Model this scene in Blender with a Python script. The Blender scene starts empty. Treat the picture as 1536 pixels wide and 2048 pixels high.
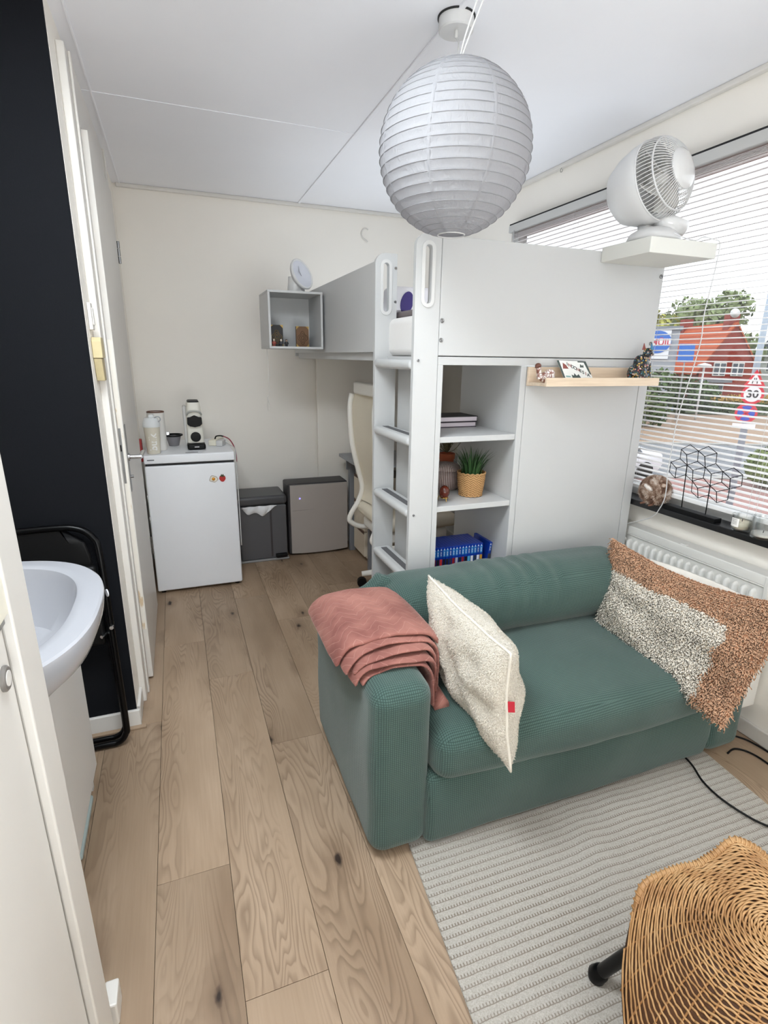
import bpy, bmesh, math, random
import numpy as np
from mathutils import Matrix, Vector, noise as mnoise
random.seed(7); rng = np.random.default_rng(7)
C = bpy.context.scene.collection
sc = bpy.context.scene

# ------------------------------------------------------------------ camera
cd = bpy.data.cameras.new('camera'); cam = bpy.data.objects.new('camera', cd); C.objects.link(cam)
YAW, PIT, ROL = 0.3652901, -0.28074058, 0.01367514
fw = Vector((math.sin(YAW)*math.cos(PIT), math.cos(YAW)*math.cos(PIT), math.sin(PIT)))
rt = Vector((math.cos(YAW), -math.sin(YAW), 0)); up = rt.cross(fw)
r2 = rt*math.cos(ROL)+up*math.sin(ROL); u2 = -rt*math.sin(ROL)+up*math.cos(ROL)
cam.matrix_world = Matrix(((r2.x, u2.x, -fw.x, 0), (r2.y, u2.y, -fw.y, 0), (r2.z, u2.z, -fw.z, 1.4), (0, 0, 0, 1)))
cd.sensor_fit = 'VERTICAL'; cd.sensor_height = 24.0; cd.lens = 24.0*1072.76/2048
cd.clip_start = 0.02; cd.clip_end = 500
sc.camera = cam

# ------------------------------------------------------------------ light
W = bpy.data.worlds.new('world'); sc.world = W; W.use_nodes = True
bg = W.node_tree.nodes['Background']; bg.inputs[0].default_value = (0.90, 0.955, 1.0, 1); bg.inputs[1].default_value = 1.7
def portal(name, loc, rot, sx, sy):
    l = bpy.data.lights.new(name, 'AREA'); l.shape = 'RECTANGLE'; l.size = sx; l.size_y = sy
    l.cycles.is_portal = True
    o = bpy.data.objects.new(name, l); C.objects.link(o); o.location = loc; o.rotation_euler = rot
portal('window_portal', (2.09, 1.785, 1.47), (0, math.pi/2, 0), 1.4, 2.58)
portal('rear_window_portal', (.35, -1.42, 1.5), (math.pi/2, 0, 0), .9, 1.2)
def area(name, loc, rot, sx, sy, p, col=(.88, .95, 1)):
    l = bpy.data.lights.new(name, 'AREA'); l.shape = 'RECTANGLE'; l.size = sx; l.size_y = sy; l.energy = p; l.color = col
    o = bpy.data.objects.new(name, l); C.objects.link(o); o.location = loc; o.rotation_euler = rot
area('ceiling_fill', (-.1, 1.0, 2.34), (0, 0, 0), .7, .7, 25)      # added fill just under the ceiling, out of view; no real lamp
area('rear_upward_fill', (.4, -1.0, .45), (math.pi, 0, 0), 1.4, .7, 38)     # added upward fill behind the camera to brighten the ceiling; no lamp stands there
area('hidden_bed_fill', (1.33, 2.9, 1.6), (math.pi, 0, 0), .9, 1.9, 3.3)         # unseen fill added behind the bed boards to lift ceiling and back wall
sc.view_settings.view_transform = 'Standard'; sc.view_settings.look = 'None'
sc.view_settings.exposure = 0.72; sc.view_settings.gamma = 1; sc.view_settings.use_curve_mapping = False
cy = sc.cycles
cy.max_bounces = 14; cy.diffuse_bounces = 12; cy.glossy_bounces = 4; cy.transparent_max_bounces = 16; cy.transmission_bounces = 6
cy.caustics_reflective = False; cy.caustics_refractive = False; cy.sample_clamp_indirect = 6
cy.use_denoising = True

# ------------------------------------------------------------------ materials
MATS = {}
def srgb(r, g, b):
    f = lambda c: (c/255/12.92 if c/255 <= .04045 else ((c/255+.055)/1.055)**2.4)
    return (f(r), f(g), f(b), 1)
class NT:
    def __init__(s, m):
        s.t = m.node_tree; s.n = s.t.nodes; s.b = s.n['Principled BSDF']
    def new(s, typ, **kw):
        n = s.n.new(typ)
        for k, v in kw.items(): setattr(n, k, v)
        return n
    def link(s, a, b): s.t.links.new(a, b)
    def val(s, sock, v):
        if hasattr(v, 'links') or isinstance(v, bpy.types.NodeSocket): s.link(v, sock)
        else: sock.default_value = v
    def math(s, op, a, b=0.0, c=None):
        n = s.new('ShaderNodeMath', operation=op); s.val(n.inputs[0], a); s.val(n.inputs[1], b)
        if c is not None: s.val(n.inputs[2], c)
        return n.outputs[0]
    def ramp(s, fac, stops, interp='LINEAR'):
        n = s.new('ShaderNodeValToRGB'); n.color_ramp.interpolation = interp
        el = n.color_ramp.elements
        while len(el) < len(stops): el.new(0.5)
        for e, (p, c) in zip(el, stops):
            e.position = p; e.color = c if hasattr(c, '__len__') else (c, c, c, 1)
        s.link(fac, n.inputs[0]); return n.outputs[0]
    def mix(s, f, a, b, mode='MIX'):
        n = s.new('ShaderNodeMix', data_type='RGBA', blend_type=mode)
        s.val(n.inputs[0], f); s.val(n.inputs[6], a); s.val(n.inputs[7], b); return n.outputs[2]
    def coord(s, kind='Object', scale=(1, 1, 1), rot=(0, 0, 0), off=None):
        t = s.new('ShaderNodeTexCoord'); m = s.new('ShaderNodeMapping')
        m.inputs['Scale'].default_value = scale; m.inputs['Rotation'].default_value = rot
        src = t.outputs[kind]
        if off is not None:
            a = s.new('ShaderNodeVectorMath', operation='ADD'); s.link(src, a.inputs[0]); s.link(off, a.inputs[1]); src = a.outputs[0]
        s.link(src, m.inputs[0]); return m.outputs[0]
    def noise(s, vec, scale, detail=3, rough=.5, dist=0):
        n = s.new('ShaderNodeTexNoise'); s.link(vec, n.inputs['Vector'])
        n.inputs['Scale'].default_value = scale; n.inputs['Detail'].default_value = detail
        n.inputs['Roughness'].default_value = rough; n.inputs['Distortion'].default_value = dist
        return n.outputs['Fac']
    def voro(s, vec, scale, out='Distance', feature='F1', dims='3D'):
        n = s.new('ShaderNodeTexVoronoi', feature=feature); n.voronoi_dimensions = dims; s.link(vec, n.inputs['Vector']); n.inputs['Scale'].default_value = scale
        return n.outputs[out]
    def bump(s, h, strength=.3, dist=.002):
        n = s.new('ShaderNodeBump'); n.inputs['Strength'].default_value = strength; n.inputs['Distance'].default_value = dist
        s.link(h, n.inputs['Height']); s.link(n.outputs[0], s.b.inputs['Normal'])
def mat(name, col, rough=.5, metal=0.0, var=0.0, vscale=6, bump=0.0, bscale=200, bdist=.001, spec=.5, **kw):
    if name in MATS: return MATS[name]
    m = bpy.data.materials.new(name); m.use_nodes = True; t = NT(m); b = t.b
    c = srgb(*col)
    b.inputs['Base Color'].default_value = c; b.inputs['Roughness'].default_value = rough; b.inputs['Metallic'].default_value = metal
    b.inputs['Specular IOR Level'].default_value = spec
    v = t.coord()
    if var:
        f = t.noise(v, vscale, 4, .6)
        d = tuple(x*(1-var) for x in c[:3])+(1,); l = tuple(min(1, x*(1+var*.6)) for x in c[:3])+(1,)
        t.link(t.ramp(f, [(.3, d), (.7, l)]), b.inputs['Base Color'])
    if bump: t.bump(t.noise(v, bscale, 3, .6), bump, bdist)
    for k, x in kw.items(): b.inputs[k.replace('_', ' ')].default_value = x
    MATS[name] = m; return m
def custom(name, rough=.6, spec=.4):
    m = bpy.data.materials.new(name); m.use_nodes = True; t = NT(m)
    t.b.inputs['Roughness'].default_value = rough; t.b.inputs['Specular IOR Level'].default_value = spec
    MATS[name] = m; return m, t
def glassmat(name, tint=(1, 1, 1, 1), gloss=.06):
    m = bpy.data.materials.new(name); m.use_nodes = True; t = m.node_tree; n = t.nodes; n.remove(n['Principled BSDF'])
    tr = n.new('ShaderNodeBsdfTransparent'); tr.inputs[0].default_value = tint
    gl = n.new('ShaderNodeBsdfGlossy'); gl.inputs['Roughness'].default_value = .03
    fr = n.new('ShaderNodeLayerWeight'); fr.inputs[0].default_value = .25
    mp = n.new('ShaderNodeMath'); mp.operation = 'MULTIPLY_ADD'; mp.inputs[1].default_value = .5; mp.inputs[2].default_value = gloss
    mx = n.new('ShaderNodeMixShader'); t.links.new(fr.outputs['Fresnel'], mp.inputs[0]); t.links.new(mp.outputs[0], mx.inputs[0])
    t.links.new(tr.outputs[0], mx.inputs[1]); t.links.new(gl.outputs[0], mx.inputs[2])
    t.links.new(mx.outputs[0], n['Material Output'].inputs[0]); MATS[name] = m; return m

WALL = mat('wall_paint', (238, 234, 227), .85, var=.02, vscale=1.5, bump=.25, bscale=350, bdist=.0008)
CEIL = mat('ceiling_paint', (236, 237, 242), .9, bump=.2, bscale=400, bdist=.0006, var=.015, vscale=2)
TRIMW = mat('white_gloss_paint', (214, 211, 206), .4, var=.03, vscale=3, bump=.1, bscale=60, bdist=.001)
NAVY = mat('dark_navy_wall', (12, 14, 19), .85, spec=.2, var=.06, vscale=2, bump=.2, bscale=300, bdist=.0008)
BOARD = mat('white_melamine', (190, 191, 191), .45, var=.01, vscale=4)
WHITEP = mat('white_plastic', (204, 204, 203), .35)
FRIDGE = mat('white_enamel', (236, 239, 244), .35, var=.01, bump=.05, bscale=500, bdist=.0004)
DARKG = mat('dark_gap', (25, 25, 26), .7)
BLACKM = mat('black_metal', (4, 4, 5), .3, spec=.22)
BLACKP = mat('black_plastic', (8, 8, 9), .5, spec=.25)
CHROME = mat('chrome', (205, 205, 208), .18, metal=1)
STEEL = mat('steel_screw', (140, 140, 140), .35, metal=1)
GLASS = glassmat('window_glass')
CERAM = mat('white_ceramic', (166, 167, 172), .12)
PAPERW = mat('white_paper_print', (236, 236, 232), .7)

def m_floor():
    m, t = custom('oak_plank', .5, .35)
    oi = t.new('ShaderNodeObjectInfo')
    off = t.new('ShaderNodeCombineXYZ')
    t.link(t.math('MULTIPLY', oi.outputs['Random'], 37.0), off.inputs[0]); t.link(t.math('MULTIPLY', oi.outputs['Random'], 91.0), off.inputs[1])
    o = off.outputs[0]
    v1 = t.coord('Object', (6.0, 1.0, 1), off=o)
    n1 = t.noise(v1, 1.1, 2.5, .5, .3)
    n1 = t.math('ADD', n1, t.math('MULTIPLY', t.noise(t.coord('Object', (60, 14, 1), off=o), 1.0, 2), .006))
    rings = t.math('FRACT', t.math('MULTIPLY', n1, 34.0))
    lines = t.ramp(rings, [(.0, 1.0), (.22, .55), (.5, 0.0), (.86, 0.0), (1.0, 1.0)])
    mask = t.ramp(t.noise(t.coord('Object', (4, .7, 1), off=o), 1.3, 1), [(.44, 0.0), (.60, 1.0)])
    fine = t.noise(t.coord('Object', (70, 2.2, 1), off=o), 2.2, 4, .65)
    blotch = t.noise(t.coord('Object', (3, 1.0, 1), off=o), 1.6, 2)
    base = t.ramp(blotch, [(.3, srgb(152, 129, 106)), (.5, srgb(174, 151, 127)), (.7, srgb(188, 165, 141))])
    c = t.mix(t.math('MULTIPLY', fine, .55), base, srgb(136, 112, 89))
    c = t.mix(t.math('MULTIPLY', t.math('MULTIPLY', lines, mask), .46), c, srgb(98, 77, 58))
    vk = t.coord('Object', (3.3, 1.5, 1), off=o)
    kd = t.voro(vk, 1.0, dims='2D')
    wob = t.math('ADD', kd, t.math('MULTIPLY', t.math('SUBTRACT', t.noise(t.coord('Object', (14, 9, 1), off=o), 2, 2), .5), .12))
    c = t.mix(t.math('MULTIPLY', t.ramp(wob, [(.0, 1.0), (.16, 0.0)]), .6), c, srgb(104, 82, 63))
    c = t.mix(t.ramp(wob, [(.012, 1.0), (.04, 0.0)]), c, srgb(48, 36, 28))
    tone = t.math('ADD', t.math('MULTIPLY', oi.outputs['Random'], .16), .84)
    hs = t.new('ShaderNodeHueSaturation'); t.link(tone, hs.inputs['Value']); t.link(c, hs.inputs['Color'])
    t.link(hs.outputs[0], t.b.inputs['Base Color'])
    t.bump(t.math('SUBTRACT', fine, t.math('MULTIPLY', lines, mask)), .12, .0006)
    return m
OAK = m_floor()

def m_waffle():
    m, t = custom('green_waffle_knit', .85, .2)
    uv = t.new('ShaderNodeTexCoord').outputs['UV']; sx = t.new('ShaderNodeSeparateXYZ'); t.link(uv, sx.inputs[0])
    def groove(s):
        return t.math('ABSOLUTE', t.math('SINE', t.math('MULTIPLY', s, math.pi/.0062)))
    h = t.math('MINIMUM', groove(sx.outputs[0]), groove(sx.outputs[1]))
    f = t.ramp(h, [(.12, 0.0), (.62, 1.0)])
    big = t.noise(t.coord(), 5, 3)
    hi = t.ramp(big, [(.3, srgb(74, 97, 91)), (.7, srgb(82, 106, 99))])
    t.link(t.mix(f, srgb(42, 62, 58), hi), t.b.inputs['Base Color'])
    t.b.inputs['Sheen Weight'].default_value = .25; t.b.inputs['Sheen Roughness'].default_value = .5
    t.bump(h, .55, .0016); return m
WAFFLE = m_waffle()

def m_velvet():
    m, t = custom('pink_velvet_throw', .8, .2)
    uv = t.new('ShaderNodeTexCoord').outputs['UV']; s = t.new('ShaderNodeSeparateXYZ'); t.link(uv, s.inputs[0])
    n = t.noise(t.coord(), 26, 2)
    zig = t.math('PINGPONG', s.outputs[0], .042)
    k = t.math('ADD', t.math('MULTIPLY', zig, 1.1), t.math('ADD', s.outputs[1], t.math('MULTIPLY', n, .030)))
    w = t.math('ABSOLUTE', t.math('SINE', t.math('MULTIPLY', k, math.pi/.034)))
    ln = t.ramp(w, [(.0, 1.0), (.16, 0.0)])
    base = t.ramp(t.noise(t.coord(), 9, 3), [(.3, srgb(120, 74, 68)), (.72, srgb(166, 115, 104))])
    t.link(t.mix(t.math('MULTIPLY', ln, .38), base, srgb(200, 156, 144)), t.b.inputs['Base Color'])
    t.b.inputs['Sheen Weight'].default_value = .35; t.b.inputs['Sheen Roughness'].default_value = .35
    t.b.inputs['Sheen Tint'].default_value = srgb(255, 215, 205)
    t.bump(t.math('ADD', w, t.math('MULTIPLY', n, .6)), .4, .002); return m
VELVET = m_velvet()

def m_sherpa():
    m, t = custom('cream_sherpa', .95, .1)
    v = t.coord(); d = t.voro(v, 260); n = t.noise(v, 120, 3)
    t.link(t.ramp(t.math('ADD', t.math('MULTIPLY', d, .7), t.math('MULTIPLY', n, .4)), [(.1, srgb(218, 213, 203)), (.8, srgb(188, 180, 166))]), t.b.inputs['Base Color'])
    t.b.inputs['Sheen Weight'].default_value = .3
    t.bump(t.math('SUBTRACT', n, d), .7, .003); return m
SHERPA = m_sherpa()
CREAMCLOTH = mat('cream_cotton', (212, 209, 202), .9, bump=.3, bscale=90, bdist=.002)

def m_rug():
    m, t = custom('striped_rug_weave', .95, .1)
    uv = t.new('ShaderNodeTexCoord').outputs['UV']; s = t.new('ShaderNodeSeparateXYZ'); t.link(uv, s.inputs[0])
    n = t.noise(t.coord(), 260, 3, .7)
    v = t.math('ADD', s.outputs[1], t.math('MULTIPLY', t.math('SUBTRACT', t.noise(t.coord(), 30, 2), .5), .004))
    fr = t.math('FRACT', t.math('DIVIDE', v, .0228))
    thin = t.ramp(fr, [(.0, 1.0), (.07, 1.0), (.12, 0.0)])
    band = t.ramp(fr, [(.0, 1.0), (.34, 1.0), (.40, 0.0)])
    dash = t.ramp(t.math('SINE', t.math('MULTIPLY', s.outputs[0], 2*math.pi/.0082)), [(.30, 0.0), (.5, 1.0)])
    amt = t.ramp(t.noise(t.coord(), 3.0, 2), [(.35, .6), (.65, 1.0)])
    f = t.math('MAXIMUM', t.math('MULTIPLY', thin, .8), t.math('MULTIPLY', t.math('MULTIPLY', band, dash), amt))
    base = t.ramp(n, [(.25, srgb(154, 149, 141)), (.7, srgb(188, 183, 175))])
    t.link(t.mix(t.math('MULTIPLY', f, .85), base, srgb(112, 101, 88)), t.b.inputs['Base Color'])
    t.bump(t.math('SUBTRACT', n, t.math('MULTIPLY', thin, .8)), .6, .003); return m
RUGM = m_rug()

def m_rattan():
    m, t = custom('natural_rattan', .5, .4)
    v = t.coord(); n = t.noise(v, 18, 3); n2 = t.noise(v, 160, 2)
    c = t.ramp(n, [(.3, srgb(158, 116, 74)), (.5, srgb(186, 145, 98)), (.72, srgb(202, 166, 120))])
    t.link(t.mix(t.math('MULTIPLY', n2, .35), c, srgb(140, 98, 58)), t.b.inputs['Base Color']); return m
RATTAN = m_rattan()
RATTAND = mat('rattan_core', (82, 52, 30), .7, var=.2, vscale=40)

def m_lantern():
    m = bpy.data.materials.new('rice_paper'); m.use_nodes = True; t = NT(m)
    t.b.inputs['Base Color'].default_value = srgb(190, 190, 193); t.b.inputs['Roughness'].default_value = .8
    v = t.coord(); n = t.noise(t.coord('Object', (1, 1, .5)), 42, 3, .6, 1.5)
    t.bump(n, .6, .006)
    tl = t.new('ShaderNodeBsdfTranslucent'); tl.inputs[0].default_value = srgb(190, 190, 194)
    mx = t.new('ShaderNodeMixShader'); mx.inputs[0].default_value = .55
    t.link(t.b.outputs[0], mx.inputs[1]); t.link(tl.outputs[0], mx.inputs[2]); t.link(mx.outputs[0], t.n['Material Output'].inputs[0])
    return m
RICE = m_lantern()

# ------------------------------------------------------------------ mesh building
class MB:
    def __init__(s): s.v = []; s.f = []; s.uv = {}; s.n = 0; s.mi = []
    def add(s, v, f, mi=0):
        v = np.asarray(v, float).reshape(-1, 3); s.v.append(v)
        s.f += [tuple(i+s.n for i in q) for q in f]; s.mi += [mi]*len(f); s.n += len(v); return s
    def box(s, x0, y0, z0, x1, y1, z1, mi=0):
        v = [(x0, y0, z0), (x1, y0, z0), (x1, y1, z0), (x0, y1, z0), (x0, y0, z1), (x1, y0, z1), (x1, y1, z1), (x0, y1, z1)]
        return s.add(v, [(3, 2, 1, 0), (4, 5, 6, 7), (0, 1, 5, 4), (1, 2, 6, 5), (2, 3, 7, 6), (3, 0, 4, 7)], mi)
    def rings(s, rings, closed=True, cap0=True, cap1=True, loop=False, mi=0):
        k = len(rings[0]); v = np.concatenate([np.asarray(r, float) for r in rings]); f = []
        R = len(rings)
        for i in range(R if loop else R-1):
            a, b = i*k, ((i+1) % R)*k
            for j in range(k if closed else k-1):
                j2 = (j+1) % k; f.append((a+j, a+j2, b+j2, b+j))
        if not loop and closed:
            if cap0: f.append(tuple(range(k-1, -1, -1)))
            if cap1: f.append(tuple(range((R-1)*k, R*k)))
        return s.add(v, f, mi)
    def tube(s, path, r, seg=8, loop=False, mi=0):
        P = np.asarray(path, float); n = len(P); rs = np.full(n, r) if np.isscalar(r) else np.asarray(r)
        T = np.zeros_like(P)
        if loop: T = np.roll(P, -1, 0)-np.roll(P, 1, 0)
        else: T[1:-1] = P[2:]-P[:-2]; T[0] = P[1]-P[0]; T[-1] = P[-1]-P[-2]
        T /= np.linalg.norm(T, axis=1)[:, None]+1e-12
        a = np.array([0, 0, 1.0]) if abs(T[0][2]) < .9 else np.array([1.0, 0, 0])
        U = a-T[0]*(a@T[0]); U /= np.linalg.norm(U); rr = []
        for i in range(n):
            U = U-T[i]*(U@T[i]); U /= np.linalg.norm(U)+1e-12; V = np.cross(T[i], U)
            th = np.arange(seg)*2*math.pi/seg
            rr.append(P[i]+rs[i]*(np.cos(th)[:, None]*U+np.sin(th)[:, None]*V))
        return s.rings(rr, loop=loop, mi=mi)
    def cyl(s, p, q, r, seg=20, mi=0, r1=None):
        return s.tube([p, q], [r, r if r1 is None else r1], seg, mi=mi)
    def lathe(s, prof, c=(0, 0, 0), ax=(0, 0, 1), seg=32, cap=True, mi=0):
        ax = Vector(ax).normalized(); a = Vector((1, 0, 0)) if abs(ax.x) < .9 else Vector((0, 1, 0))
        U = (a-ax*a.dot(ax)).normalized(); V = ax.cross(U)
        U, V, A, c = map(np.array, (U, V, ax, c)); th = np.arange(seg)*2*math.pi/seg
        rr = [c+A*h+r*(np.cos(th)[:, None]*U+np.sin(th)[:, None]*V) for r, h in prof]
        return s.rings(rr, cap0=cap, cap1=cap, mi=mi)
    def rbox(s, lo, hi, r, step=.03, f=None, mi=0):
        lo = np.array(lo, float); hi = np.array(hi, float)
        ar = []
        for k in range(3):
            n = max(1, int(round((hi[k]-lo[k]-2*r)/step))); cs = np.array([0, .25, .55, .8])*r
            ar.append(np.concatenate([lo[k]+cs, np.linspace(lo[k]+r, hi[k]-r, n+1), (hi[k]-cs)[::-1]]))
        idx = {}; V = []; F = []
        def vid(p):
            key = tuple(np.round(p, 6))
            if key not in idx: idx[key] = len(V); V.append(p)
            return idx[key]
        for k in range(3):
            i, j = (k+1) % 3, (k+2) % 3
            for side in (0, 1):
                g = [[None]*len(ar[j]) for _ in ar[i]]
                for a, x in enumerate(ar[i]):
                    for b, y in enumerate(ar[j]):
                        p = np.zeros(3); p[i] = x; p[j] = y; p[k] = hi[k] if side else lo[k]; g[a][b] = vid(p)
                for a in range(len(ar[i])-1):
                    for b in range(len(ar[j])-1):
                        q = (g[a][b], g[a+1][b], g[a+1][b+1], g[a][b+1]); F.append(q if side else q[::-1])
        V = np.array(V); q = np.clip(V, lo+r, hi-r); d = V-q; L = np.linalg.norm(d, axis=1)[:, None]
        V = q+np.where(L > 1e-9, d/np.maximum(L, 1e-9)*r, 0)
        if f is not None: V = f(V)
        return s.add(V, F, mi)
    def grid(s, P, mi=0):
        P = np.asarray(P, float); a, b = P.shape[:2]
        return s.add(P.reshape(-1, 3), [(i*b+j, (i+1)*b+j, (i+1)*b+j+1, i*b+j+1) for i in range(a-1) for j in range(b-1)], mi)
    def prism(s, pts, n0, n1, plane='xz', mi=0):
        k = len(pts); mk = {'xz': lambda p, h: (p[0], h, p[1]), 'xy': lambda p, h: (p[0], p[1], h), 'yz': lambda p, h: (h, p[0], p[1])}[plane]
        return s.rings([[mk(p, n0) for p in pts], [mk(p, n1) for p in pts]], mi=mi)
    def xf(s, M):
        M = np.array(M); s.v = [v@M[:3, :3].T+M[:3, 3] for v in s.v]; return s
    def verts(s): return np.concatenate(s.v)

ORI = {}
def _key(o): return o.name
def link(o, parent=None):
    C.objects.link(o)
    if parent is not None: o.parent = parent
def boxuv(me):
    uvl = me.uv_layers.new(name='UVMap'); co = np.empty(len(me.vertices)*3); me.vertices.foreach_get('co', co); co = co.reshape(-1, 3)
    li = np.empty(len(me.loops), int); me.loops.foreach_get('vertex_index', li)
    uv = np.zeros((len(li), 2))
    for p in me.polygons:
        n = p.normal; k = max(range(3), key=lambda i: abs(n[i])); a, b = [(1, 2), (0, 2), (0, 1)][k]
        sl = slice(p.loop_start, p.loop_start+p.loop_total); c = co[li[sl]]; uv[sl, 0] = c[:, a]; uv[sl, 1] = c[:, b]
    uvl.data.foreach_set('uv', uv.ravel())
def O(name, mb, m, parent=None, smooth=False, bevel=0, label=None, cat=None, group=None, kind=None, uv=None, org=None, angle=40):
    """one mesh object; vertices are given in room coordinates"""
    V = mb.verts()
    if parent is not None: base = np.array(ORI.get(_key(parent), (0, 0, 0)))
    else: base = np.zeros(3)
    loc = np.zeros(3)
    if parent is None and kind != 'structure':
        loc = np.array(org) if org is not None else np.array([(V[:, 0].min()+V[:, 0].max())/2, (V[:, 1].min()+V[:, 1].max())/2, V[:, 2].min()])
    me = bpy.data.meshes.new(name); me.from_pydata((V-base-loc).tolist(), [], mb.f)
    for x in (m if isinstance(m, (list, tuple)) else [m]): me.materials.append(x)
    if isinstance(m, (list, tuple)): me.polygons.foreach_set('material_index', mb.mi)
    if smooth: me.polygons.foreach_set('use_smooth', [True]*len(me.polygons))
    me.update()
    if uv == 'box': boxuv(me)
    elif uv is not None:
        l = me.uv_layers.new(name='UVMap'); li = np.empty(len(me.loops), int); me.loops.foreach_get('vertex_index', li); l.data.foreach_set('uv', np.asarray(uv)[li].ravel())
    o = bpy.data.objects.new(name, me); o.location = loc; link(o, parent)
    ORI[_key(o)] = tuple(base+loc)
    if smooth == 'auto' or (smooth and angle):
        pass
    if smooth == 'auto':
        bm = bmesh.new(); bm.from_mesh(me); lim = math.radians(angle)
        for e in bm.edges:
            e.smooth = not (len(e.link_faces) == 2 and e.calc_face_angle(0) > lim)
        bm.to_mesh(me); bm.free()
    if bevel:
        bv = o.modifiers.new('bevel', 'BEVEL'); bv.width = bevel; bv.segments = 2; bv.limit_method = 'ANGLE'; bv.angle_limit = math.radians(40)
    if label: o['label'] = label
    if cat: o['category'] = cat
    if group: o['group'] = group
    if kind: o['kind'] = kind
    return o
def T(name, label, cat, loc, group=None):
    o = bpy.data.objects.new(name, None); link(o); o.location = loc; o.empty_display_size = .05
    ORI[_key(o)] = tuple(loc); o['label'] = label; o['category'] = cat
    if group: o['group'] = group
    return o
def S(name, mb, m, parent=None, **kw):
    return O(name, mb, m, parent, kind=None if parent is not None else 'structure', **kw)
def B(*a): return MB().box(*a)
def dup(o, parent=None, loc=None, **kw):
    c = o.copy(); link(c); c.parent = parent if parent is not None else o.parent
    if loc is not None: c.location = loc
    for k, v in kw.items(): c[k] = v
    return c
def dup_tree(root, loc, label):
    c = dup(root, None, loc, label=label); c.parent = None
    for ch in list(root.children):
        d = dup(ch, c); d.location = ch.location
        for g in list(ch.children):
            e = dup(g, d); e.location = g.location
    return c
def curve_mesh(cu):
    o = bpy.data.objects.new('tmp', cu); C.objects.link(o)
    dg = bpy.context.evaluated_depsgraph_get(); dg.update(); me = bpy.data.meshes.new_from_object(o.evaluated_get(dg))
    V = [tuple(v.co) for v in me.vertices]; F = [tuple(p.vertices) for p in me.polygons]
    bpy.data.objects.remove(o); bpy.data.meshes.remove(me); bpy.data.curves.remove(cu)
    return V, F
def text_mb(body, size, ext=.0006, bold=0.0, align='CENTER'):
    cu = bpy.data.curves.new('txt', 'FONT'); cu.body = body; cu.size = size; cu.extrude = ext; cu.align_x = align; cu.align_y = 'CENTER'; cu.offset = bold; cu.resolution_u = 4
    V, F = curve_mesh(cu); return MB().add(V, F)
def holed(outer, holes, t):
    """flat plate in its own xy plane, thickness t along z, centred"""
    cu = bpy.data.curves.new('pl', 'CURVE'); cu.dimensions = '2D'; cu.fill_mode = 'BOTH'; cu.extrude = t/2
    for ring in [outer]+holes:
        sp = cu.splines.new('POLY'); sp.points.add(len(ring)-1); sp.use_cyclic_u = True
        for p, q in zip(sp.points, ring): p.co = (q[0], q[1], 0, 1)
    V, F = curve_mesh(cu); return MB().add(V, F)
def frame(o, x, y):
    """matrix: local x axis along x, local y along y"""
    x = Vector(x).normalized(); y = Vector(y); y = (y-x*y.dot(x)).normalized(); z = x.cross(y)
    return Matrix(((x.x, y.x, z.x, o[0]), (x.y, y.y, z.y, o[1]), (x.z, y.z, z.z, o[2]), (0, 0, 0, 1)))
def stadium(cx, cy, w, h, n=10):
    r = w/2; a = np.linspace(0, math.pi, n)
    return [(cx+r*math.cos(t), cy+h/2-r+r*math.sin(t)) for t in a]+[(cx-r*math.cos(t), cy-h/2+r-r*math.sin(t)) for t in a]
def spline(pts, n=8, loop=False):
    P = [np.array(p, float) for p in pts]; out = []; N = len(P)
    for i in range(N if loop else N-1):
        g = (lambda k: P[k % N]) if loop else (lambda k: P[min(max(k, 0), N-1)])
        p0, p1, p2, p3 = g(i-1), g(i), g(i+1), g(i+2)
        for t in np.arange(n)/n:
            out.append(.5*((2*p1)+(-p0+p2)*t+(2*p0-5*p1+4*p2-p3)*t*t+(-p0+3*p1-3*p2+p3)*t**3))
    if not loop: out.append(P[-1])
    return np.array(out)

# ================================================================== ROOM SHELL
YB, XR, ZC, XL = 3.92, 1.975, 2.37, -0.25
fl = S('floor', B(-1.15, -1.4, -.06, 2.0, 3.95, -.0085), DARKG)
PW, PL = .1932, 1.335
offs = {0: 2.605, 1: .905, 2: 1.724, 3: 2.70, -1: 2.005, -2: .6, 4: 1.3, 5: .4, 6: 2.1, 7: 1.0, 8: .2, 9: 1.6, 10: .7, -3: 1.4, -4: .9, -5: .1, -6: .5}
for c in range(-6, 12):
    x0 = -.1655+c*PW; x1 = x0+PW; x0 = max(x0, -1.149); x1 = min(x1, XR-.002)
    if x1-x0 < .01: continue
    y = offs.get(c, .6*c % 1.3)
    while y > -1.4: y -= PL
    while y < YB:
        a, b = max(y, -1.39), min(y+PL, YB-.002)
        if b-a > .02:
            S('plank', B(x0+.0005, a+.0005, -.0085, x1-.0005, b-.0005, 0), OAK, fl, bevel=.0008)
        y += PL
S('wall_back', B(-1.15, YB, 0, 2.07, YB+.08, ZC), WALL)
WY0, WY1, WZ0, WZ1 = .50, 3.07, .775, 2.165
mb = MB(); mb.box(XR, -1.4, 0, XR+.1, YB, WZ0); mb.box(XR, -1.4, WZ1, XR+.1, YB, ZC); mb.box(XR, WY1, WZ0, XR+.1, YB, WZ1); mb.box(XR, -1.4, WZ0, XR+.1, WY0, WZ1)
S('wall_right', mb, WALL)
S('wall_left', B(XL-.09, 2.0305, 0, XL, YB, ZC), WALL)
S('wall_nook', B(-1.15, 2.016, 0, XL-.001, 2.03, ZC), NAVY)
S('wall_outer', B(-1.24, -1.4, 0, -1.15, 2.11, ZC), WALL)
mb = MB(); mb.box(-1.24, -1.48, 0, 2.07, -1.4, .9); mb.box(-1.24, -1.48, 2.1, 2.07, -1.4, ZC); mb.box(-1.24, -1.48, .9, -.1, -1.4, 2.1); mb.box(.8, -1.48, .9, 2.07, -1.4, 2.1)
S('wall_rear', mb, WALL)
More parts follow.
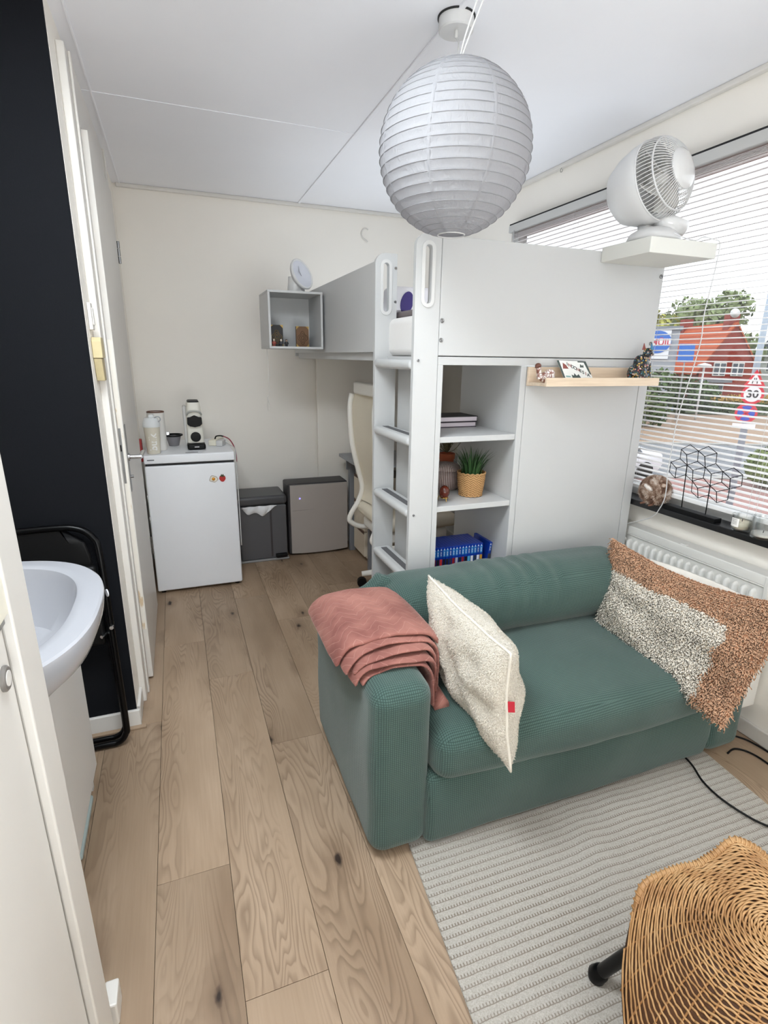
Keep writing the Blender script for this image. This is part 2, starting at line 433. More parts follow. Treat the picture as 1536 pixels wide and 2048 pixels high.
w2 = S('window_2', B(-.1, -1.46, .9, -.05, -1.42, 2.1).box(.75, -1.46, .9, .8, -1.42, 2.1).box(-.05, -1.46, .9, .75, -1.42, .95).box(-.05, -1.46, 2.05, .75, -1.42, 2.1), TRIMW)
S('pane', B(-.05, -1.443, .95, .75, -1.439, 2.05), GLASS, w2)
ce = S('ceiling', B(-1.24, -1.48, ZC, 2.07, YB+.08, ZC+.06), CEIL)
# ceiling battens and cover strips
S('trim_1', B(.853, -1.4, ZC-.006, .871, YB-.02, ZC+.001), CEIL, bevel=.002)
S('trim_2', B(XL, 2.676, ZC-.0022, .853, 2.682, ZC+.001), CEIL)
S('trim_3', B(XL+.02, YB-.026, ZC-.022, XR-.02, YB, ZC), TRIMW, bevel=.006)
S('trim_4', B(XR-.026, -1.4, ZC-.022, XR, YB, ZC), TRIMW, bevel=.006)
S('trim_5', B(XL+.038, -1.4, ZC-.006, XL+.046, YB-.02, ZC+.001), CEIL, bevel=.002)
# baseboards
S('baseboard_right', B(XR-.015, -1.4, 0, XR, YB, .062), TRIMW, bevel=.004)
S('baseboard_nook', B(-1.15, 2.002, 0, XL+.012, 2.016, .072), TRIMW, bevel=.003)
S('baseboard_left', B(XL, 2.03, 0, XL+.012, 2.2, .072), TRIMW, bevel=.003)
S('trim_6', B(-1.15, 1.982, 0, XL+.03, 2.002, .008), OAK, bevel=.002)

# near-left door frame and door
dn = S('trim_7', MB(), TRIMW) if False else None
def lean(mb, y0=.02):   # sheared in y so its edges follow the slanted line in the image
    def f(v):
        w = v.copy(); w[:, 1] += (1.29-v[:, 2])*.036; return w
    mb.v = [f(v) for v in mb.v]; return mb
mb = MB(); mb.box(-.335, .775, 0, -.246, .905, ZC-.02); lean(mb)
cas = S('trim_7', mb, TRIMW, bevel=.004)
mb = MB(); mb.box(-.246, .80, .0, -.236, .882, ZC-.03); lean(mb); S('moulding', mb, TRIMW, cas, bevel=.004)
mb = MB(); mb.box(-.246, .775, .0, -.231, .792, ZC-.03); lean(mb); S('moulding', mb, TRIMW, cas, bevel=.003)
mb = MB(); mb.box(-.26, .955, 0, -.232, 1.012, .062); S('plinth', mb, TRIMW, cas, bevel=.004)
mb = MB(); mb.box(-.29, -.15, .01, -.243, .768, 2.15); lean(mb)
d1 = S('door_1', mb, TRIMW, bevel=.004)
mb = MB(); mb.lathe([(.0172, 0), (.0172, .004), (.015, .006), (.0105, .006), (.0105, .0)], (-.2435, .747, .99), (1, 0, 0), 28)
S('keyhole_ring', mb, mat('ring_grey', (126, 122, 118), .4, metal=.3), d1, smooth='auto')
mb = MB(); mb.lathe([(.0104, .0), (.0104, .0068), (.0001, .0068)], (-.2435, .747, .99), (1, 0, 0), 24); S('ring_centre', mb, TRIMW, d1)
mb = MB(); mb.box(-.2440, .62, 1.05, -.2405, .803, 1.135); S('handle_plate', mb, STEEL, d1, bevel=.003)
mb = MB(); mb.box(-.2405, .60, 1.065, -.234, .785, 1.125); S('flush_pull', mb, mat('cream_plastic', (226, 222, 208), .4), d1, bevel=.004)
S('wall_partition', B(-.335, -1.4, 0, -.27, -.16, ZC), WALL)
S('trim_8', B(-.335, -.16, 2.16, -.246, .775, ZC), TRIMW)

# far door in the left wall, with worn frame
CHIP = None
def m_chip():
    m, t = custom('worn_white_paint', .5, .4)
    n = t.noise(t.coord('Object', (6, 6, 1.3)), 3.2, 5, .7)
    c = t.mix(t.ramp(n, [(.56, 0.0), (.60, 1.0)]), srgb(229, 225, 217), srgb(206, 186, 156))
    c = t.mix(t.ramp(n, [(.70, 0.0), (.72, 1.0)]), c, srgb(120, 96, 74))
    t.link(c, t.b.inputs['Base Color']); t.bump(n, .25, .002); return m
CHIP = m_chip()
cz = 2.305
c2 = S('trim_9', B(XL, 2.165, 0, XL+.024, 2.262, cz), TRIMW, bevel=.004)
S('moulding', B(XL+.024, 2.225, 0, XL+.032, 2.262, cz), TRIMW, c2, bevel=.003)
S('jamb', B(XL, 2.262, 0, XL+.02, 2.325, 2.13), CHIP, c2, bevel=.002)
c3 = S('trim_10', B(XL, 3.105, 0, XL+.03, 3.19, cz), TRIMW, bevel=.004)
S('moulding', B(XL+.03, 3.105, 0, XL+.036, 3.135, cz), TRIMW, c3, bevel=.002)
S('trim_11', B(XL, 2.262, 2.135, XL+.026, 3.105, cz), TRIMW, bevel=.004)
d2 = S('door_2', B(XL+.004, 2.33, .012, XL+.045, 3.102, 2.128), TRIMW, bevel=.002)
S('lock_edge', B(XL+.009, 2.3285, .25, XL+.041, 2.3302, 1.45), CHIP, d2)
S('lock_plate', B(XL+.045, 2.345, .86, XL+.0475, 2.385, 1.13), STEEL, d2, bevel=.001)
S('lock_face', B(XL+.017, 2.3272, .90, XL+.034, 2.3287, 1.12), STEEL, d2)
S('latch', B(XL+.02, 2.322, 1.03, XL+.031, 2.3273, 1.055), BLACKM, d2, bevel=.001)
mb = MB(); mb.lathe([(.016, 0), (.016, .006), (.009, .008), (.009, .05)], (XL+.047, 2.365, 1.0), (1, 0, 0), 16)
mb.tube([(XL+.092, 2.358, 1.0), (XL+.095, 2.40, 1.0), (XL+.095, 2.495, .998)], [.0095, .0095, .0085], 12)
S('door_handle', mb, CHROME, d2, smooth='auto')
mb = MB(); mb.lathe([(.006, 0), (.006, .012)], (XL+.047, 2.365, .92), (1, 0, 0), 12); S('key_cylinder', mb, STEEL, d2)
for z in (.32, 1.82):
    mb = MB()
    for k in range(3): mb.cyl((XL+.05, 3.108, z+k*.034), (XL+.05, 3.108, z+k*.034+.031), .0065, 10)
    S('hinge', mb, STEEL, d2, smooth='auto')

# ---------------- window in the right wall
GREYF = mat('window_frame_paint', (196, 196, 194), .45)
mb = MB(); FX0, FX1 = XR+.012, XR+.07
mb.box(FX0, WY0, WZ0, FX1, WY1, WZ0+.075); mb.box(FX0, WY0, WZ1-.06, FX1, WY1, WZ1)
mb.box(FX0, WY0, WZ0+.075, FX1, WY0+.06, WZ1-.06); mb.box(FX0, WY1-.06, WZ0+.075, FX1, WY1, WZ1-.06)
win = S('window_1', mb, GREYF, bevel=.003)
S('mullion', B(FX0, .90, WZ0+.075, FX1, .96, WZ1-.06), GREYF, win, bevel=.003)
S('pane', B(XR+.04, WY0+.055, WZ0+.07, XR+.044, .905, WZ1-.055), GLASS, win)
S('pane', B(XR+.04, .955, WZ0+.07, XR+.044, WY1-.055, WZ1-.055), GLASS, win)
S('window_sill', B(1.888, .46, .774, FX0, 3.1, .80), mat('black_sill', (20, 20, 22), .4, var=.2, vscale=5), win, bevel=.003)
# venetian blind
SLAT = mat('white_slat', (238, 238, 238), .4)
bl = T('venetian_blind', 'white horizontal slat blind hanging in front of the wide window', 'blind', (1.945, 1.3, .84))
O('headrail', B(1.925, .55, 2.115, 1.968, 3.03, 2.155), mat('grey_rail', (188, 188, 186), .4, metal=0), bl, bevel=.003)
O('rail_shadow_gap', B(1.93, .55, 2.155, 1.972, 3.03, 2.163), DARKG, bl)
def slat_mb(z, y0=.56, y1=3.02):
    c = [(-.0125, -.0012), (-.006, .0009), (0, .0016), (.006, .0009), (.0125, -.0012)]
    tl = math.radians(7); P = [(a*math.cos(tl)-b*math.sin(tl), a*math.sin(tl)+b*math.cos(tl)) for a, b in c]
    ring = P+[(a, b-.0006) for a, b in P[::-1]]
    return MB().rings([[(1.945+a, y, z+b) for a, b in ring] for y in (y0, y1)])
SP = .0212; nsl = int((2.10-.875)/SP)
s0 = O('slat', slat_mb(.872), SLAT, bl)
for k in range(1, nsl+1): dup(s0, bl, (0, 0, k*SP))
for k in range(6): O('slat', slat_mb(2.088+k*.0045), SLAT, bl) if k < 5 else None
O('bottom_rail', B(1.933, .56, .842, 1.957, 3.02, .858), SLAT, bl, bevel=.003)
for y in (.75, 1.27, 1.30, 1.86, 1.90, 2.45, 2.94):
    mb = MB(); mb.cyl((1.9315, y, .85), (1.9315, y, 2.12), .0007, 5); mb.cyl((1.9585, y, .85), (1.9585, y, 2.12), .0007, 5)
    O('ladder_cord', mb, WHITEP, bl)
mb = MB(); mb.cyl((1.922, 2.97, 1.35), (1.922, 2.97, 2.12), .0035, 8); O('tilt_wand', mb, WHITEP, bl, smooth=True)

# radiator
rd = T('panel_radiator', 'white ribbed panel radiator under the black window sill', 'radiator', (1.93, 1.85, .12))
RADM = mat('radiator_enamel', (222, 221, 217), .4)
O('body', B(1.905, 1.157, .14, 1.962, 2.62, .665), RADM, rd, bevel=.006)
mb = MB(); mb.box(1.898, 1.155, .628, 1.908, 2.62, .634); mb.box(1.898, 1.155, .634, 1.966, 2.62, .672)
O('top_rail', mb, RADM, rd, bevel=.004)
O('end_cover', B(1.896, 1.148, .14, 1.966, 1.166, .672), RADM, rd, bevel=.004)
def rib_mb(y):
    mb = MB(); w, z0, z1, d = .0100, .175, .612, .021; V = []
    zs = [z0, z0+.004, z0+.012, z1-.012, z1-.004, z1]; ws = [.15, .65, 1, 1, .65, .15]; ds = [0, .6, 1, 1, .6, 0]
    rr = [[(1.9055-d*dd*math.sin(t)**.5, y+w*ww*math.cos(t), z) for t in np.linspace(0, math.pi, 7)] for z, ww, dd in zip(zs, ws, ds)]
    mb.rings(rr, closed=False); return mb
r0 = O('rib', rib_mb(1.20), RADM, rd, smooth=True)
for k in range(1, 24): dup(r0, rd, (0, .0345*k, 0))
O('bracket_clip', B(1.899, 1.50, .672, 1.92, 1.525, .678), RADM, rd, bevel=.001)
mb = MB(); mb.cyl((1.93, 1.158, .18), (1.93, 1.11, .18), .012, 12); mb.cyl((1.93, 1.12, .18), (1.93, 1.12, .0), .007, 10)
pass

# ceiling hook and wall hook
mb = MB(); mb.tube([(1.955, 2.62, ZC-.02)]+[(1.955, 2.62+.009*math.sin(a), ZC-.032+.009*math.cos(a)) for a in np.linspace(0, 5, 12)], .0015, 6)
O('cup_hook', mb, STEEL, smooth=True, label='tiny metal cup hook screwed into the ceiling trim above the window', cat='hook')
mb = MB(); mb.tube([(1.33+.03*math.cos(a), YB-.006, 2.225+.035*math.sin(a)) for a in np.linspace(.9, 4.6, 16)]+[(1.345, YB-.012, 2.175)], .0045, 8)
O('wall_hook', mb, TRIMW, smooth=True, label='small white curved hook painted onto the back wall near the ceiling', cat='hook')
yc = 3.20; mb = MB(); mb.tube(spline([(.502, yc, 1.437), (.503, yc, 1.38), (.504, yc, 1.22), (.501, yc, 1.18), (.490, yc, 1.166), (.496, yc, 1.15), (.503, yc, 1.125), (.501, yc, 1.10), (.493, yc, 1.095), (.490, yc, 1.125), (.494, yc, 1.15)], 5), .0018, 6)
O('pull_cord', mb, TRIMW, smooth=True, label='thin white looped cord hanging from under the cube shelf', cat='cord')
# old plates on the left casing
BEIGE = mat('yellowed_plastic', (196, 182, 142), .45, var=.08, vscale=30)
b = T('intercom_cover', 'yellowed beige plastic cover stuck on the white door casing', 'wall plate', (XL+.015, 2.14, 1.31))
O('upper_shell', MB().prism([(2.088, 1.385), (2.163, 1.385), (2.163, 1.44), (2.153, 1.452), (2.102, 1.452), (2.088, 1.44)], XL+.001, XL+.030, 'yz'), BEIGE, b, bevel=.002)
O('lower_shell', MB().prism([(2.108, 1.31), (2.163, 1.31), (2.163, 1.384), (2.092, 1.384)], XL+.001, XL+.026, 'yz'), mat('yellowed_plastic_lower', (178, 164, 126), .5, var=.1, vscale=30), b, bevel=.002)
O('light_switch', B(XL+.001, 2.09, 1.475, XL+.012, 2.135, 1.56).box(XL+.012, 2.10, 1.49, XL+.016, 2.122, 1.545), TRIMW, bevel=.002, label='narrow white wall plate above the beige cover beside the dark wall', cat='wall plate')

# ================================================================== LOFT BED
Y0 = 1.79
bed = T('loft_bed', 'white loft bed with a ladder, shelf compartments and high side boards', 'bed', (1.33, 2.8, 0))
def stile(y, zt=1.80):
    w = .094; r = .042; a = np.linspace(math.pi, math.pi/2, 8)
    outer = [(0, 0), (w, 0), (w, zt)]+[(r+r*math.cos(t), zt-r+r*math.sin(t)) for t in a[::-1]]
    mb = holed(outer, [stadium(.046, zt-.128, .026, .185)], .02); mb.xf(frame((.787, y+.01, 0), (1, 0, 0), (0, 0, 1))); return mb
def slotring(y, zt=1.80):
    mb = holed(stadium(.046, zt-.128, .05, .21), [stadium(.046, zt-.128, .0262, .186)], .028)
    return mb.xf(frame((.787, y+.01, 0), (1, 0, 0), (0, 0, 1)))
for y in (Y0, 2.19):
    so = O('ladder_stile', stile(y), BOARD, bed, bevel=.0025)
    O('hand_hole_rim', slotring(y), WHITEP, so, bevel=.003)
GRIP = mat('rung_grip', (92, 92, 94), .8)
for z in (1.393, 1.117, .841, .567, .29):
    ro = O('ladder_rung', MB().rbox((.782, Y0+.021, z-.036), (.868, 2.189, z), .0165, .2), BOARD, bed, smooth=True)
    if z < 1.3: O('grip_strip', B(.812, Y0+.06, z-.001, .838, 2.155, z+.0015), GRIP, ro)
O('front_board', B(.883, Y0, 1.408, 1.876, Y0+.02, 1.797), BOARD, bed, bevel=.002)
O('front_beam', B(.883, Y0+.001, 1.376, 1.876, Y0+.022, 1.405), BOARD, bed, bevel=.0015)
O('side_board', B(.80, 2.212, 1.42, .82, 3.85, 1.775), BOARD, bed, bevel=.002)
O('side_beam', B(.82, 2.212, 1.385, .845, 3.85, 1.44), BOARD, bed, bevel=.002)
O('far_side_board', B(1.856, Y0+.022, 1.40, 1.876, 3.85, 1.78), BOARD, bed, bevel=.002)
O('head_board', B(.80, 3.85, 1.40, 1.876, 3.87, 1.78), BOARD, bed, bevel=.002)
O('end_panel', B(.945, 3.85, 0, 1.876, 3.872, 1.398), mat('pale_end_panel', (238, 233, 224), .6), bed, bevel=.002)
O('bed_slab', B(.845, Y0+.022, 1.385, 1.856, 3.85, 1.405), BOARD, bed)
O('ladder_back_panel', B(.893, Y0+.04, 0, .905, 2.19, 1.376), BOARD, bed, bevel=.001)
# shelf compartments under the bed
O('shelf_side', B(.883, Y0+.001, 0, .905, Y0+.04, 1.376), BOARD, bed, bevel=.0015)
O('divider', B(1.236, Y0+.001, 0, 1.262, 2.255, 1.375), BOARD, bed, bevel=.0015)
for z in (1.116, .846, .462, .09):
    O('shelf_board', B(.906, Y0+.006, z-.022, 1.2355, 2.2, z), BOARD, bed, bevel=.0015)
O('door_panel', B(1.264, Y0+.002, .02, 1.828, Y0+.02, 1.374), BOARD, bed, bevel=.0015)
O('corner_post', B(1.830, Y0+.001, 0, 1.876, Y0+.04, 1.375), BOARD, bed, bevel=.0015)
for x, z in ((.892, 1.526), (.891, 1.461), (1.863, 1.726), (1.858, 1.469), (.805, 1.391), (.805, .823)):
    r = .0075 if x > .85 else .0045
    mb = MB(); mb.lathe([(r, 0), (r, -.003), (r*.75, -.004), (r*.4, -.0032), (r*.35, -.001)], (x, Y0, z), (0, 1, 0), 16); O('bolt', mb, STEEL, bed, smooth='auto')
for z in (1.747, 1.619):
    mb = MB(); mb.lathe([(.005, 0), (.005, -.003), (.003, -.003)], (.874, 2.19, z), (0, 1, 0), 14); O('bolt', mb, STEEL, bed, smooth='auto')
FABW = mat('white_bedding', (226, 224, 222), .9, bump=.4, bscale=30, bdist=.004)
O('mattress', MB().rbox((.85, Y0+.03, 1.406), (1.85, 3.84, 1.555), .03, .3), FABW, smooth=True, label='white mattress lying inside the loft bed behind its boards', cat='mattress')
# pack on the mattress
pk = T('tissue_pack', 'white soft pack with a purple print on the loft mattress behind the ladder', 'pack', (.97, 2.4, 1.556))
O('wrapper', MB().rbox((.915, 2.33, 1.562), (1.13, 2.45, 1.70), .02, .05), mat('pack_film', (225, 222, 224), .35), pk, smooth=True)
a = np.linspace(0, 2*math.pi, 24, endpoint=False)
mb = MB(); mb.prism([(.985+.03*math.cos(t)+.008*math.sin(t), 1.632+.047*math.sin(t)) for t in a], 2.3275, 2.33); O('purple_print', mb, mat('purple_ink', (62, 50, 112), .4), pk)
O('dark_blanket', MB().rbox((.90, 2.05, 1.556), (1.2, 2.32, 1.585), .012, .06), mat('grey_brown_cloth', (112, 104, 104), .9), smooth=True, label='folded dark grey cloth on the loft mattress in front of the purple pack', cat='cloth')

# shelf above bed corner, picture ledge
FS = mat('grey_white_laminate', (212, 212, 206), .5)
O('corner_shelf', B(1.552, 1.556, 1.757, 1.862, Y0-.001, 1.808), FS, bevel=.002, label='thick white floating shelf jutting from the top of the bed board, holding the fan', cat='shelf')
LEDGE = None
def m_pale():
    m, t = custom('pale_birch', .55, .3)
    n = t.noise(t.coord('Object', (2, 30, 30)), 3, 4)
    t.link(t.ramp(n, [(.3, srgb(206, 186, 162)), (.7, srgb(224, 206, 184))]), t.b.inputs['Base Color']); return m
BIRCH = m_pale()
lg = T('picture_ledge', 'pale wooden picture ledge fixed across the front of the bed', 'shelf', (1.53, 1.73, 1.30))
O('back_rail', B(1.262, Y0-.011, 1.302, 1.80, Y0-.0012, 1.372), BIRCH, lg, bevel=.001)
O('ledge_base', B(1.262, 1.675, 1.305, 1.80, Y0-.011, 1.316), BIRCH, lg, bevel=.001)
O('front_lip', B(1.262, 1.664, 1.305, 1.80, 1.675, 1.336), BIRCH, lg, bevel=.001)

# ================================================================== SOFA
sf = T('sofa', 'small green sofa in a waffle-knit stretch cover', 'sofa', (1.14, 1.45, 0))
def wob(v, a=.004, s=9, seed=0):
    w = v.copy()
    for i in range(len(v)):
        n = mnoise.noise_vector(Vector(v[i])*s+Vector((seed, 0, 0))); w[i] += a*np.array(n)
    return w
def arm_f(side):
    def f(v):
        w = v.copy(); z = v[:, 2]
        # slight flare at the floor and soft slump of the top towards the back
        k = np.clip((z-.3)/.25, 0, 1)
        w[:, 2] += k*(.012*np.sin((v[:, 1]-1.1)/.66*math.pi))
        b = np.clip(1-z/.12, 0, 1); w[:, 1] += -b*.006*np.where(v[:, 1] < 1.2, 1, 0)
        return wob(w, .0035, 7, side)
    return f
O('arm', MB().rbox((.408, 1.125, .012), (.592, 1.775, .552), .05, .022, arm_f(0)), WAFFLE, sf, smooth=True, uv='box')
O('arm', MB().rbox((1.69, 1.11, .012), (1.872, 1.775, .535), .05, .025, arm_f(5)), WAFFLE, sf, smooth=True, uv='box')
def front_f(v):
    w = v.copy(); m = v[:, 1] < 1.2
    w[m, 1] += .012*np.sin((v[m, 2]-.0)/.25*math.pi)*-1+.006*np.sin(v[m, 0]*14)*(v[m, 2]/.25)
    return wob(w, .005, 6, 2)
O('base', MB().rbox((.575, 1.118, .012), (1.70, 1.70, .255), .025, .022, front_f), WAFFLE, sf, smooth=True, uv='box')
def seat_f(v):
    w = v.copy(); x, y, z = v.T
    fx = np.clip((x-.58)/1.12, 0, 1); fy = np.clip((y-1.10)/.5, 0, 1)
    top = np.clip((z-.25)/.15, 0, 1)
    w[:, 2] += top*(.022*np.sin(fx*math.pi)*np.sin(np.clip(fy, 0, 1)*math.pi)) + top*.03*fy
    w[:, 2] -= (1-fy)*top*.03*fx
    w[:, 2] -= (1-top)*.03*fx
    w[:, 1] -= (1-fy)*.014*np.sin(fx*math.pi)
    return wob(w, .004, 6, 3)
O('seat_cushion', MB().rbox((.588, 1.092, .232), (1.695, 1.60, .395), .058, .022, seat_f), WAFFLE, sf, smooth=True, uv='box')
O('back_frame', MB().rbox((.43, 1.655, .012), (1.85, 1.782, .535), .045, .03, lambda v: wob(v, .003, 7, 4)), WAFFLE, sf, smooth=True, uv='box')
def back_f(v):
    w = v.copy(); x, y, z = v.T
    fx = (x-.60)/1.12; t = np.clip((z-.40)/.26, 0, 1)
    # gathered folds running over the top of the bolster
    for xc, a, sl in ((1.02, .010, .10), (1.10, .008, .14), (1.16, .011, .18), (1.22, .008, .2), (1.29, .006, .2), (.93, .005, .0)):
        d = (x-xc-sl*(z-.62)); k = np.exp(-(d/.012)**2)*np.clip((t-.25)/.4, 0, 1)
        w[:, 2] -= k*a*.8; w[:, 1] += k*a*.5*np.where(y < 1.62, 1, 0)
    w[:, 2] += .012*np.sin(np.clip(fx, 0, 1)*math.pi)*t-.01*(1-t)*np.cos(fx*6)
    w[:, 1] -= .02*np.sin(t*math.pi)*np.where(y < 1.6, 1, 0)
    return wob(w, .005, 5, 6)
O('back_cushion', MB().rbox((.598, 1.50, .385), (1.715, 1.765, .645), .105, .02, back_f), WAFFLE, sf, smooth=True, uv='box')
mb = MB(); R = []
for t in np.linspace(0, 1, 14):
    p = np.array((.52+.12*t, 1.70-.03*t, .545+.07*t)); rr = .052*(1-.35*math.sin(t*math.pi))
    R.append([p+np.array((-.35*rr*math.cos(a), rr*math.cos(a), .75*rr*math.sin(a)))*(1+.09*math.sin(a*5+t*4)) for a in np.linspace(0, 2*math.pi, 28, endpoint=False)])
mb.rings(R); O('gathered_corner', mb, WAFFLE, sf, smooth=True, uv='box')

# ------------------------------------------------ folded throw over the arm
tb = T('throw_blanket', 'folded dusty pink velvet throw draped over the left sofa arm', 'blanket', (.50, 1.38, .56))
def drape_path(off, a0, right):
    """path across the arm in xz: from the outer top edge over the top and down the inner side"""
    r = .048+off*.45; xl, xr, zt = .406-off*.8, .614+off*1.15, .560+off
    P = [(xl+r-r*math.cos(a), zt-r+r*math.sin(a)) for a in np.linspace(a0, math.pi/2, 8)]
    P += [(xl+r+(xr-r-xl-r)*k, zt+.006*math.sin(k*math.pi)) for k in (.2, .4, .6, .8)]
    P += [(xr-r+r*math.sin(a), zt-r+r*math.cos(a)) for a in np.linspace(0, math.pi/2, 8)]
    P += [(xr, zt-r-right*k) for k in np.linspace(0, 1, 7)[1:]]
    return np.array(P)
def layer(off, th, y0, y1, a0, right, seed, skew=0):
    P = drape_path(off, a0, right); n = len(P); d = np.gradient(P, axis=0); d /= np.linalg.norm(d, axis=1)[:, None]; N = np.stack([-d[:, 1], d[:, 0]], 1)
    L = np.concatenate([[0], np.cumsum(np.linalg.norm(np.diff(P, axis=0), axis=1))]); K = 48; rr = []; uv = []
    ext = [(-.45, .35), (-.3, .72), (-.1, .94)]; S_ = [(0, e*th, w) for e, w in ext]+[(i, 0, 1) for i in range(n)]+[(n-1, -e*th, w) for e, w in ext[::-1]]
    for i, dx_, w in S_:
        t = i/(n-1); cen = P[i]+d[i]*dx_; ring = []
        for j in range(K):
            a = 2*math.pi*j/K; ca, sa = math.cos(a), math.sin(a)
            cy_ = math.copysign(abs(ca)**.22, ca); sz = math.copysign(abs(sa)**.7, sa)
            ys = y0+skew*(t-.5)+.009*math.sin(5*t+seed); ye = y1+.010*math.sin(4*t+seed*2)
            hw = (ye-ys)/2-(1-w)*th*.5; y = (ys+ye)/2+cy_*hw; h = sz*th/2*w
            h += .009*mnoise.noise(Vector((L[i]*9, y*9, seed)))+.003*mnoise.noise(Vector((L[i]*26, y*22, seed+4)))
            ring.append((cen[0]+N[i, 0]*h, y, cen[1]+N[i, 1]*h)); uv.append((L[i], y))
        rr.append(ring)
    return MB().rings(rr), uv
for k, (off, th, y0, y1, a0, r, sk) in enumerate([
        (.008, .0135, 1.208, 1.60, .55, .085, .0), (.0215, .0135, 1.222, 1.585, .25, .115, .02), (.035, .0135, 1.240, 1.60, .62, .120, .0),
        (.0485, .0135, 1.262, 1.61, .35, .105, .02), (.065, .020, 1.292, 1.635, .30, .085, .03)]):
    mb, uv = layer(off-.004, th, y0, y1, a0, r, k*1.7+.3, sk)
    O('folded_layer', mb, VELVET, tb, smooth=True, uv=uv)
# the lowest fold doubles back at the inner side
mb = MB(); R = []
for y in np.linspace(1.212, 1.55, 16):
    R.append([(.660+.024*math.sin(a)*1.0+.004*math.sin(y*30), y, .405+.034*math.cos(a)+.006*mnoise.noise(Vector((y*9, a, 2)))) for a in np.linspace(0, 2*math.pi, 20, endpoint=False)])
mb.rings(R); O('rolled_fold', mb, VELVET, tb, smooth=True, uv='box')

# ------------------------------------------------ cushions
def cushion(A, Bc, Cc, D, th, n=36, pinch=.10, seed=0, wr=.006, front=1.0, back=1.0):
    """A top-left, Bc top-right, Cc bottom-right, D bottom-left; returns front/back grids and normal"""
    A, Bc, Cc, D = map(np.array, (A, Bc, Cc, D)); N = np.cross(Bc-A, D-A); N = N/np.linalg.norm(N)
    def grid(sg, k):
        G = np.zeros((n+1, n+1, 3))
        for i in range(n+1):
            for j in range(n+1):
                u, v = 2*i/n-1, 2*j/n-1
                uu = u*(1-pinch*(1-v*v)); vv = v*(1-pinch*(1-u*u))
                a, b = (uu+1)/2, (vv+1)/2
                P = (A*(1-a)+Bc*a)*(1-b)+(D*(1-a)+Cc*a)*b
                h = th*k*(max(0, (1-u**2)*(1-v**2)))**.47
                w = wr*mnoise.noise(Vector((u*2.2+seed, v*2.2, seed*3)))*2*min(1, 4*(1-max(abs(u), abs(v)))+.2)
                w2 = wr*1.2*math.sin(6*math.atan2(v, u)+seed)*(max(abs(u), abs(v))**2)*(1-max(abs(u), abs(v)))*3
                G[i, j] = P+N*(sg*h+w+w2)
        return G
    return grid(1, front), grid(-1, back), N
def two_sided(G):
    a, b = G
    return MB().grid(a).grid(b[:, ::-1])
def fix_merge(o, d=.0004):
    bm = bmesh.new(); bm.from_mesh(o.data); bmesh.ops.remove_doubles(bm, verts=bm.verts, dist=d); bmesh.ops.recalc_face_normals(bm, faces=bm.faces); bm.to_mesh(o.data); bm.free()
def edge_loop(G):
    return np.concatenate([G[:-1, 0], G[-1, :-1], G[::-1, -1][:-1], G[0, ::-1][:-1]])
# tufts: many short curled strands in one mesh
def tufts(pts, nrm, length, rad, curl, seed, lean_=None, seg=3):
    r = np.random.default_rng(seed); n = len(pts); V = np.zeros((n, (seg+1)*3, 3)); th = np.arange(3)*2*math.pi/3
    a = r.normal(size=(n, 3)); t1 = a-nrm*(a*nrm).sum(1)[:, None]; t1 /= np.linalg.norm(t1, axis=1)[:, None]
    if lean_ is not None: t1 = t1*.55+lean_; t1 /= np.linalg.norm(t1, axis=1)[:, None]
    t2 = np.cross(nrm, t1); L = length*(.7+.6*r.random(n)); ph = r.random(n)*6.28
    for s in range(seg+1):
        k = s/seg
        c = pts+nrm*(L*(k-.35*k*k))[:, None]+t1*(L*curl*k*k)[:, None]+t2*(L*.25*np.sin(ph+k*3)*k)[:, None]
        rr = rad*(1-.35*k)
        for q in range(3): V[:, s*3+q] = c+rr*(math.cos(th[q])*t1+math.sin(th[q])*t2)
    base = np.arange(n)[:, None]*(seg+1)*3; F = []
    pat = []
    for s in range(seg):
        for q in range(3): pat.append((s*3+q, s*3+(q+1) % 3, s*3+3+(q+1) % 3, s*3+3+q))
    F = (base[:, :, None]+np.array(pat)[None]).reshape(-1, 4)
    mb = MB(); mb.v.append(V.reshape(-1, 3)); mb.f = [tuple(f) for f in F.tolist()]; mb.mi = [0]*len(F); mb.n = V.size//3
    return mb
def sample_grid(G, n, seed, flip=1):
    r = np.random.default_rng(seed); a, b = G.shape[:2]
    u = r.random(n)*(a-1.001); v = r.random(n)*(b-1.001); return at_grid(G, u, v, flip)+(u/(a-1), v/(b-1))
def at_grid(G, u, v, flip=1):
    i = u.astype(int); j = v.astype(int); fu = (u-i)[:, None]; fv = (v-j)[:, None]
    P = (G[i, j]*(1-fu)+G[i+1, j]*fu)*(1-fv)+(G[i, j+1]*(1-fu)+G[i+1, j+1]*fu)*fv
    N = np.cross(G[i+1, j]-G[i, j], G[i, j+1]-G[i, j]); N /= np.linalg.norm(N, axis=1)[:, None]+1e-9
    return (P, N*flip)

# cream sherpa cushion on its edge
f, b, N = cushion((.725, 1.475, .712), (.752, 1.035, .665), (.762, 1.002, .322), (.735, 1.43, .43), .115, seed=1.3, pinch=.07, front=1.15, back=.55, wr=.010)
wc = T('sherpa_cushion', 'cream fleecy cushion with a red tag standing on edge in the sofa corner', 'cushion', (.75, 1.22, .40))
o = O('cover', two_sided((f, b)), SHERPA, wc, smooth=True); fix_merge(o)
fl_ = -1 if np.dot(np.cross(f[20, 18]-f[19, 18], f[19, 19]-f[19, 18]), N) < 0 else 1
P, Nn, _, _ = sample_grid(f, 9000, 3, fl_); P2, N2, _, _ = sample_grid(b, 6000, 4, -fl_)
SH2 = mat('cream_fleece', (216, 210, 198), .95, var=.05, vscale=60)
o = O('fleece', tufts(np.concatenate([P, P2]), np.concatenate([Nn, N2]), .0048, .0011, .9, 5), SH2, wc, kind='stuff')
